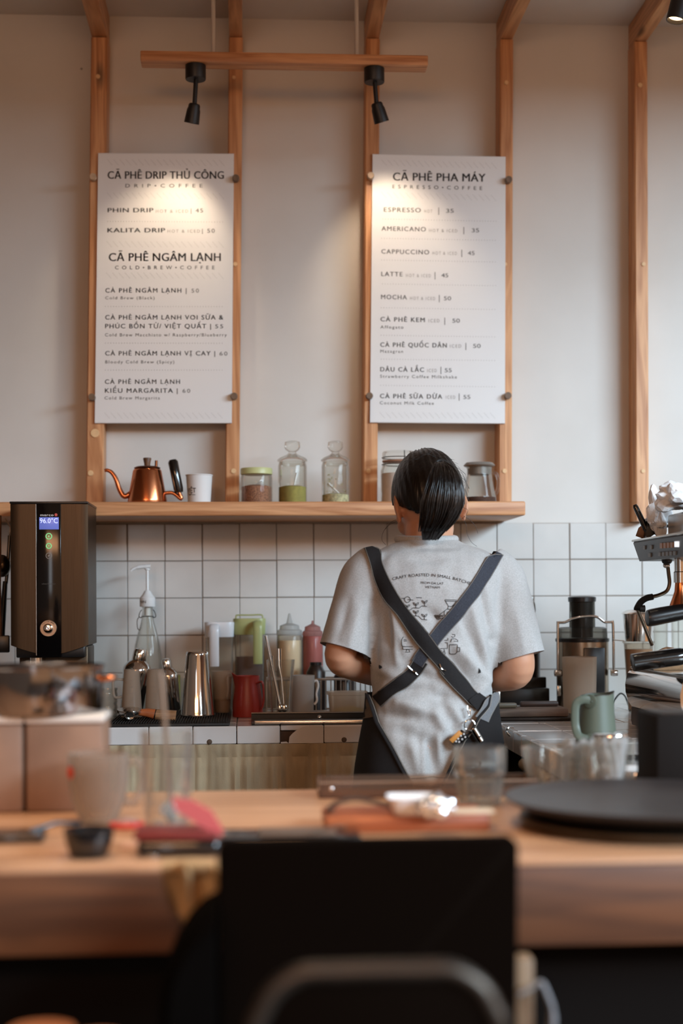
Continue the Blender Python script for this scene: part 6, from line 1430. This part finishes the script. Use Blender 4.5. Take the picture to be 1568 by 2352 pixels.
# red lidded dark tin with tilted pink lid
Y = fon(420, 1970).y; s = S(Y); b = Vector((W(420, 1900, Y).x, Y+.03, FC)); t = thing('black_pouch', b, 'black zip pouch with dark red lining on the front counter', 'pouch')
m = MB(); pts = [(W(308, 1, Y).x, .022), (W(340, 1, Y).x, .030), (W(420, 1, Y).x, .036), (W(505, 1, Y).x, .030)]
def slab(ua, ub, va, vb, Yc_, dep, M_, name, par, r=.006):
    a, c = W(ua, 1900, Yc_).x, W(ub, 1900, Yc_).x; return MB().box((a, Yc_, FC+vb), (c, Yc_+dep, FC+va), r).build(name, M_, par, world=True)
slab(312, 505, .020, .0005, Y, .07, GB, 'bottom', t, .008); slab(305, 500, .030, .0205, Y-.004, .07, mat('dark_red_lining', (110, 28, 26), .5), 'lining', t, .005)
P = [W(u, v, Y+.01) for u, v in ((395, 1832), (440, 1838), (485, 1862), (512, 1905), (508, 1922), (455, 1895), (400, 1858))]
MB().prism([(q.x, q.z) for q in P], 'Y', Y+.008, Y+.016).build('open_flap', mat('pink_flap', (204, 96, 96), .55), t, world=True)
p = fon(350, 1962); t = thing('steel_bottle_cap', p+Vector((0, -.015, 0)), 'small shiny cap in front of the black pouch', 'cap'); MB().lathe([(.010, 0), (.011, .002), (.010, .010), (.001, .011)], 24).build('cap_body', CHROME, t)
# red and clear plastic ring
p = fon(282, 1905); t = thing('red_plastic_lid', p+Vector((.004, .01, 0)), 'translucent red plastic lid lying behind the black cup', 'lid')
MB().tube([(.020*math.cos(a*PI/14), .016*math.sin(a*PI/14), .0045) for a in range(28)], .004, 10, closed=True).build('red_rim', mat('red_plastic', (206, 66, 52), .35), t); MB().lathe([(.018, .003), (.016, .010), (.006, .014), (.001, .014)], 28).build('dome', glass('clear_dome', (240, 225, 220), (220, 200, 195), .05, 1, .4, (235, 225, 222)), t)
p = fon(275, 1958); t = thing('folded_receipt', p, 'folded receipt lying beside the black cup', 'paper'); q = onZ(300, 1945, FC); MB().box((q.x-.012, q.y-.02, FC+.0003), (q.x+.016, q.y+.03, FC+.0018), .0004).build('sheet', mat('receipt_pink', (206, 160, 136), .7), t, world=True)
# clear acrylic tray at the back edge of the counter
Y = fon(960, 1832).y; a, c = W(732, 1800, Y).x, W(1235, 1800, Y).x; hh = fz(1797, Y)
t = thing('acrylic_tray', ((a+c)/2, Y+.04, FC), 'long clear acrylic tray along the back edge of the front counter', 'tray')
ACR = glass('acrylic', (232, 214, 200), (205, 180, 160), .06, 1, .14, (205, 178, 158))
m = MB(); m.box((a, Y, FC+.0003), (c, Y+.003, FC+hh), .001); m.box((a, Y+.003, FC+.0003), (a+.003, Y+.09, FC+hh), .001); m.box((c-.003, Y+.003, FC+.0003), (c, Y+.09, FC+hh), .001); m.box((a+.003, Y+.003, FC+.0003), (c-.003, Y+.09, FC+.003), .001); m.box((a, Y+.09, FC+.0003), (c, Y+.093, FC+hh), .001); m.build('tray_walls', ACR, t, world=True)
q = W(761, 1812, Y-.0005); MB().ball(q, (.0035, .001, .0035), 12).build('screw', CHROME, t, world=True); m = MB(); m.box((a, Y-.001, FC+hh-.0016), (c, Y+.004, FC+hh+.0006), .0006); m.build('top_edge', glass('acrylic_edge', (240, 222, 208), (220, 196, 176), .1, 1, .5, (226, 200, 178)), t, world=True)
# wooden serving board with white rest and spoons
Y = fon(940, 1912).y; a, c = W(748, 1890, Y).x, W(1126, 1890, Y).x; hh = fz(1878, Y)
SERV = wood('serving_board_wood', (128, 62, 34), (176, 98, 58), 'X', .45, 1.2, False)
t = thing('serving_board', ((a+c)/2, Y+.05, FC), 'reddish wooden serving board in the middle of the front counter', 'board'); MB().box((a, Y, FC+.0002), (c, Y+.11, FC+hh), .004).build('board', SERV, t, world=True)
zt2 = FC+hh+.0003
b = onZ(948, 1868, zt2); s = S(b.y); t = thing('white_dish', b, 'small white oblong dish on the wooden serving board', 'dish'); m = MB()
CER = mat('white_ceramic', (226, 226, 228), .22); hx = 60/s
m.loft([rect(hx*.78, .022, 0), rect(hx*.8, .024, .002), rect(hx, .032, .021), rect(hx*1.01, .033, .023), rect(hx*.97, .030, .023), rect(hx*.76, .021, .005), rect(hx*.3, .01, .005)], False); m.build('dish_body', CER, t)
b = onZ(1000, 1880, zt2); s = S(b.y); t = thing('foil_ball', b, 'crumpled piece of shiny foil on the wooden serving board', 'foil')
m = MB(); bm = bmesh.new(); bmesh.ops.create_icosphere(bm, subdivisions=4, radius=1); rn = random.Random(8); cl = [Vector((rn.gauss(0, 1), rn.gauss(0, 1), rn.gauss(0, 1))).normalized() for _ in range(30)]
for v in bm.verts:
    d = v.co.normalized(); ds = sorted([(d-q).length for q in cl]); k = .8+.5*(ds[1]-ds[0])-.2*ds[0]; v.co = Vector((d.x*.030, d.y*.018, d.z*.017))*k
zm = min(v.co.z for v in bm.verts); bm.verts.index_update(); m.add([v.co+Vector((0, 0, -zm)) for v in bm.verts], [[v.index for v in f.verts] for f in bm.faces]); bm.free(); m.build('foil', mat('foil', (235, 238, 242), .22, 1), t, sharp=10)
b = onZ(1075, 1868, zt2); t = thing('paper_napkin', b, 'pale paper napkin at the right end of the serving board', 'napkin'); MB().box((-.035, -.012, 0), (.035, .025, .004), .0015).build('napkin', mat('napkin', (206, 186, 162), .8), t)
b = onZ(830, 1868, zt2); t = thing('leather_strap', b, 'curled dark leather strap lying over the left end of the serving board', 'strap'); MB().tube(spline([(-.045, -.006, .004), (-.03, .02, .012), (-.005, .028, .016), (.025, .02, .010), (.05, -.004, .005), (.062, -.018, .004)], 8), .0055, 10, flat=.5).build('strap', mat('dark_leather', (56, 34, 24), .5), t)
# dark cards and film in front of the serving board
b = fon(660, 1935); s = S(b.y); t = thing('black_folder', b+Vector((0, .02, 0)), 'black folder half hidden behind the chair backrest', 'folder'); a, c = W(505, 1900, b.y).x-b.x, W(830, 1900, b.y).x-b.x
MB().box((a, -.02, 0), (c, .06, .006), .002).build('cover', GB, t); MB().box((a+.05, -.015, .0062), (c-.03, .05, .0085), .001).build('papers', mat('grey_cards', (92, 76, 66), .35), t); m = MB(); m.tube([(a+.11, -.016, .0105), (a+.14, .02, .012), (a+.16, .04, .010)], .0016, 6); m.build('elastic', STEEL, t)
# water glass
Y = fon(1100, 1848).y; s = S(Y); b = Vector((W(1101, 1800, Y).x, Y, FC)); h = fz(1719, Y)
t = thing('water_glass', b, 'stackable glass of water near the back edge of the front counter', 'glass')
pr = [(44/s, 0), (48/s, .004), (50/s, h*.2), (53/s, h*.44), (55/s, h*.5), (59.5/s, h*.54), (61/s, h*.62), (61.5/s, h)]
m = MB(); n = 48; m.shell(pr, .003, n)
m.build('glass_body', CLEARF, t); m = MB()
for i in range(16):
    a = 2*PI*i/16; m.tube([(46/s*math.cos(a), 46/s*math.sin(a), .006), (49/s*math.cos(a), 49/s*math.sin(a), h*.2), (52/s*math.cos(a), 52/s*math.sin(a), h*.43)], .0022, 6)
m.build('glass_flutes', CLEARF, t); MB().lathe([(43/s, .006), (50/s, h*.44), (55/s, h*.56), (57/s, h*.70), (.001, h*.70)], 40).build('water', glass('water', (238, 240, 240), (210, 205, 198), .02), t)
# pair of clear glasses with crumpled wrap behind the plates
for u, half, v, vt, lab in ((1268, 72, 1822, 1722, 'clear glass tumbler left of the crumpled napkin glasses'), (1388, 58, 1830, 1716, 'clear glass with wrinkled film beside the black block')):
    Y = fon(u, v).y; s = S(Y); b = Vector((W(u, 1800, Y).x, Y, FC)); h = fz(vt, Y); t = thing('clear_tumbler', b, lab, 'glass', 'glasses behind the plates')
    MB().shell([(half*.68/s, 0), (half*.72/s, .004), (half/s, h)], .0026, 40).build('glass_body', CLEARF, t)
    m = MB()
    for i in range(14): a = 2*PI*i/14; m.tube([(half*.70/s*math.cos(a), half*.70/s*math.sin(a), .01), (half*.9/s*math.cos(a), half*.9/s*math.sin(a), h*.75)], .002, 6)
    m.build('glass_flutes', CLEARF, t)
for u, v, vt, r, lab in ((1330, 1818, 1712, .024, 'crumpled white film standing between the two clear tumblers'), (1404, 1834, 1706, .021, 'crumpled white film rising out of the right clear tumbler')):
    Y = fon(u, v).y-.004; b = Vector((W(u, 1800, Y).x, Y, FC+.006)); h = Zof(vt, Y)-b.z; t = thing('plastic_film', b, lab, 'film', 'crumpled films'); rn = random.Random(int(u)); R_ = []
    for k in range(13):
        z = h*k/12; R_.append([Vector((r*(.55+.5*k/12+.18*math.sin(i*2.1+k*.7)+.1*math.sin(i*5+k))*math.cos(2*PI*i/40), r*(.55+.5*k/12+.18*math.sin(i*1.7+k*.8))*math.sin(2*PI*i/40), z+(.008*math.sin(i*1.3) if k == 12 else 0))) for i in range(40)])
    MB().loft(R_).build('film', glass('wrap_film', (246, 244, 242), (226, 222, 216), .12, 1, .45, (232, 230, 228)), t, sharp=0)
# black block and steel bar at right
Y = fon(1560, 1832).y; a, c = W(1508, 1750, Y).x, W(1700, 1750, Y).x; t = thing('knock_box', ((a+c)/2, Y+.06, FC), 'tall black box at the right edge of the front counter', 'box'); MB().box((a, Y, FC), (c, Y+.12, FC+fz(1650, Y)), .005).build('box_body', mat('matte_black', (20, 15, 13), .75, spec=.2), t, world=True); MB().box((a+.012, Y+.012, FC+fz(1650, Y)-.001), (c-.012, Y+.108, FC+fz(1650, Y)+.0015), .001).build('lid', mat('matte_black_lid', (40, 32, 30), .4), t, world=True)
Y = fon(1470, 1806).y; p = Vector((W(1470, 1800, Y).x, Y, FC)); t = thing('steel_tongs', p, 'polished steel tongs lying beside the tall black box', 'tongs'); zz = fz(1770, Y)
m = MB(); m.box((W(1436, 1, Y).x, Y-.006, FC+.0005), (W(1506, 1, Y).x, Y+.006, FC+.006), .002); m.build('lower_arm', CHROME, t, world=True); MB().box((W(1438, 1, Y).x, Y-.008, FC+.010), (W(1507, 1, Y).x, Y+.008, FC+.024), .005).build('upper_arm', CHROME, t, world=True); MB().box((W(1440, 1, Y).x, Y-.004, FC+.0058), (W(1446, 1, Y).x, Y+.004, FC+.0105), .001).build('pivot', BPLAST, t, world=True)
# stack of black round trays on a dark metal stand
SLATE = mat('slate_plate', (46, 43, 44), .42, spec=.6)
Y = CAM.y+1.95; s = S(Y); b = Vector((W(1500, 1900, Y).x, Y, FC)); R = 345/s
BRZ = mat('dark_bronze', (84, 74, 62), .3, .9)
t = thing('round_tray', b, 'dark bronze round tray under the black round plate', 'tray')
MB().lathe([(R*.80, 0), (R*.88, .003), (R*.90, .008), (R*.90, .012), (R*.86, .0176), (R*.001, .0176)], 96).build('tray_body', BRZ, t)
t = thing('black_plate', b+Vector((0, 0, .0178)), 'large black round plate at the right front, lying on the bronze tray', 'plate')
MB().lathe([(R*.60, 0), (R*.80, .002), (R*.93, .010), (R, .0185), (R, .0205), (R*.98, .021), (R*.90, .0150), (R*.001, .0140)], 96).build('plate', SLATE, t)
# ------------------------------------------------------------------ chairs, bags and stools in front of the counter
DARK = mat('dark_leather_black', (13, 7, 4), .9, spec=.03, bump=.1, bs=150)
def Zat(v, Y): return Zof(v, Y)
Yb = FY1-.16; s = S(Yb); a, c = W(499, 2050, Yb).x, W(1187, 2050, Yb).x; zt_ = Zof(1925, Yb); zb_ = .55
t = thing('bar_chair', ((a+c)/2, Yb-.12, 0), 'dark brown bar chair with a tall plain backrest in the front centre', 'chair')
pts = []; rad = .012
for cx_, cz_, a0 in ((c-rad, zt_-rad, 0), (a+rad, zt_-rad, 90)):
    for k in range(7): an = math.radians(a0+k*15); pts.append((cx_+rad*math.cos(an), cz_+rad*math.sin(an)))
pts += [(a+.004, zb_), (c-.006, zb_)]
m = MB(); inset = lambda q, d: [(x+(((a+c)/2)-x)*d, z+((zt_+zb_)/2-z)*d) for x, z in q]
m.loft([[Vector((x, Yb-.012, z)) for x, z in inset(pts, .012)], [Vector((x, Yb-.010, z)) for x, z in pts], [Vector((x, Yb+.010, z)) for x, z in pts], [Vector((x, Yb+.012, z)) for x, z in inset(pts, .012)]]).build('backrest', DARK, t, world=True)
MB().box((a+.01, Yb-.30, .50), (c-.01, Yb-.013, .55), .012).build('seat', DARK, t, world=True)
for x, y in ((a+.03, Yb-.02), (c-.03, Yb-.02), (a+.03, Yb-.27), (c-.03, Yb-.27)): MB().tube([(x, y, .50), (x, y, 0)], .011, 10).build('leg', BLACK, t, world=True)
# metal tube chair nearest to the camera
Yn = CAM.y+1.22; a, c = W(582, 2300, Yn).x, W(1148, 2300, Yn).x; zt_ = Zof(2232, Yn)
TUBE = mat('tube_steel', (76, 68, 61), .4, .8)
t = thing('tube_chair', ((a+c)/2, Yn-.15, 0), 'dark chair with a grey metal tube frame nearest to the viewer', 'chair')
MB().tube(spline([(a+.004, Yn, .44), (a, Yn, zt_-.09), (a+.008, Yn, zt_-.03), (a+.035, Yn, zt_-.003), ((a+c)/2-.03, Yn, zt_), ((a+c)/2+.03, Yn, zt_), (c-.035, Yn, zt_-.003), (c-.008, Yn, zt_-.03), (c, Yn, zt_-.09), (c-.004, Yn, .44)], 8), .0085, 14).build('back_frame', TUBE, t, world=True)
MB().box((a+.012, Yn-.004, zt_-.26), (c-.012, Yn+.004, zt_-.012), .01).build('backrest', DARK, t, world=True)
MB().box((a, Yn-.26, .42), (c, Yn+.012, .46), .01).build('seat', DARK, t, world=True)
for x, y in ((a+.012, Yn-.0), (c-.012, Yn-.0), (a+.012, Yn-.25), (c-.012, Yn-.25)): MB().tube([(x, y, .42), (x, y, 0)], .009, 10).build('leg', TUBE, t, world=True)
# rucksack and tote hanging left of the bar chair
Yk = Yb-.03
cx_ = W(560, 2300, Yk).x; P = [W(u, v, Yk) for u, v in ((500, 2078), (462, 2098), (428, 2135), (400, 2180), (380, 2230), (372, 2290), (372, 2420))]
x_in = W(497, 2300, Yk).x
t = thing('black_rucksack', (W(440, 2300, Yk).x, Yk, 0), 'round shouldered black rucksack standing left of the dark bar chair', 'bag')
zf = .0; poly = [(q.x, q.z) for q in P]+[(P[-1].x, zf), (x_in, zf), (x_in, P[0].z)]
m = MB(); m.loft([[Vector((x+(x_in-x)*.15, Yk-.05, z*.985)) for x, z in poly], [Vector((x, Yk-.03, z)) for x, z in poly], [Vector((x, Yk+.08, z)) for x, z in poly], [Vector((x+(x_in-x)*.15, Yk+.10, z*.985)) for x, z in poly]]); m.build('bag_body', mat('bag_black', (10, 8, 7), .95, spec=.02), t, world=True)
Yt_ = FY1-.075; t = thing('beige_cloth', W(435, 2090, Yt_), 'beige cloth draped from the counter edge left of the dark bar chair', 'cloth')
R_ = []
for k in range(14):
    q = k/13; R_.append([Vector(W(368+q*30+(u/11)*(150-q*20), 1990+q*120+14*math.sin(u*1.4+q*4), Yt_+.02*math.sin(u*1.1+q*2)+.012*math.cos(u*2.3))) for u in range(12)])
m = MB(); leaf(m, R_); o = m.build('cloth', mat('beige_fabric', (184, 150, 108), .9, var=.15, vs=40), t, world=True, sharp=0); md = o.modifiers.new('t', 'SOLIDIFY'); md.thickness = .004
MB().tube([W(372, 1992, Yt_), W(440, 1988, Yt_), W(515, 1992, Yt_)], .008, 10).build('hanging_loop', mat('beige_fabric', (184, 150, 108), .9), t, world=True)
# pale wooden leg and grey strap at right of the bar chair
Yl = FY1-.04; p = W(1183, 2300, Yl); t = thing('wooden_stool', (p.x+.03, Yl-.03, 0), 'wooden stool with pale legs right of the dark bar chair', 'stool')
LEGW = wood('pale_leg_wood', (120, 94, 70), (160, 130, 100), 'Z', .5, 1.5, False)
sz = Zof(2335, Yl-.2)
MB().box((p.x-.014, Yl-.03, 0), (p.x+.016, Yl, Zof(2195, Yl)), .004).build('post', LEGW, t, world=True)
t2 = thing('grey_strap', W(1236, 2310, Yl-.05), 'grey looped bag strap hanging right of the pale wooden leg', 'strap')
MB().tube(spline([W(u, v, Yl-.05) for u, v in ((1192, 2284), (1222, 2268), (1240, 2256), (1256, 2285), (1268, 2325), (1262, 2380), (1236, 2420))], 6), [.004]*13+[.007]*12+[.009]*12, 10, flat=.5).build('strap', mat('strap_grey', (140, 140, 144), .5), t2, world=True)
# two wooden stools low at the left, one at right
SEATW = wood('seat_wood', (150, 84, 46), (190, 116, 70), 'X', .5, 1, False)
for u, v, half, lab in ((95, 2318, 80, 'round wooden stool low at the bottom left corner'), (225, 2340, 68, 'round wooden stool right of the corner stool at the bottom left')):
    Ys_ = FY1-.03-(.16 if u != 225 else .30); z = Zof(v, Ys_)-.012; s = S(Ys_); b = Vector((W(u, v, Ys_).x, Ys_, z-.03)); r = half/s*1.0
    t = thing('round_stool', (b.x, b.y, 0), lab, 'stool', 'round wooden stools'); MB().lathe([(r*.9, z-.028), (r, z-.022), (r, z-.006), (r*.94, z), (.001, z)], 40).build('seat', SEATW, t)
    for k in range(3): a = k*2*PI/3+.5; MB().tube([(r*.6*math.cos(a), r*.6*math.sin(a), z-.027), (r*.8*math.cos(a), r*.8*math.sin(a), 0)], .008, 8).build('leg', BLACK, t)
# handle on second stool etc: the pale post belongs to a stool whose seat is below the frame
MB().box((p.x-.014, Yl-.03-.22, .40), (p.x+.20, Yl-.031, .43), .006).build('seat', LEGW, t0) if (t0 := bpy.data.objects.get('wooden_stool')) and 0 else None
for o in [bpy.data.objects['wooden_stool']]:
    MB().box((p.x-.014, Yl-.26, .40), (p.x+.2, Yl-.0305, .43), .006).build('seat', LEGW, o, world=True)
    for x, y in ((p.x+.185, Yl-.04), (p.x+.185, Yl-.25), (p.x, Yl-.25)): MB().box((x-.013, y-.008, 0), (x+.013, y+.008, .3995), .003).build('leg', LEGW, o, world=True)
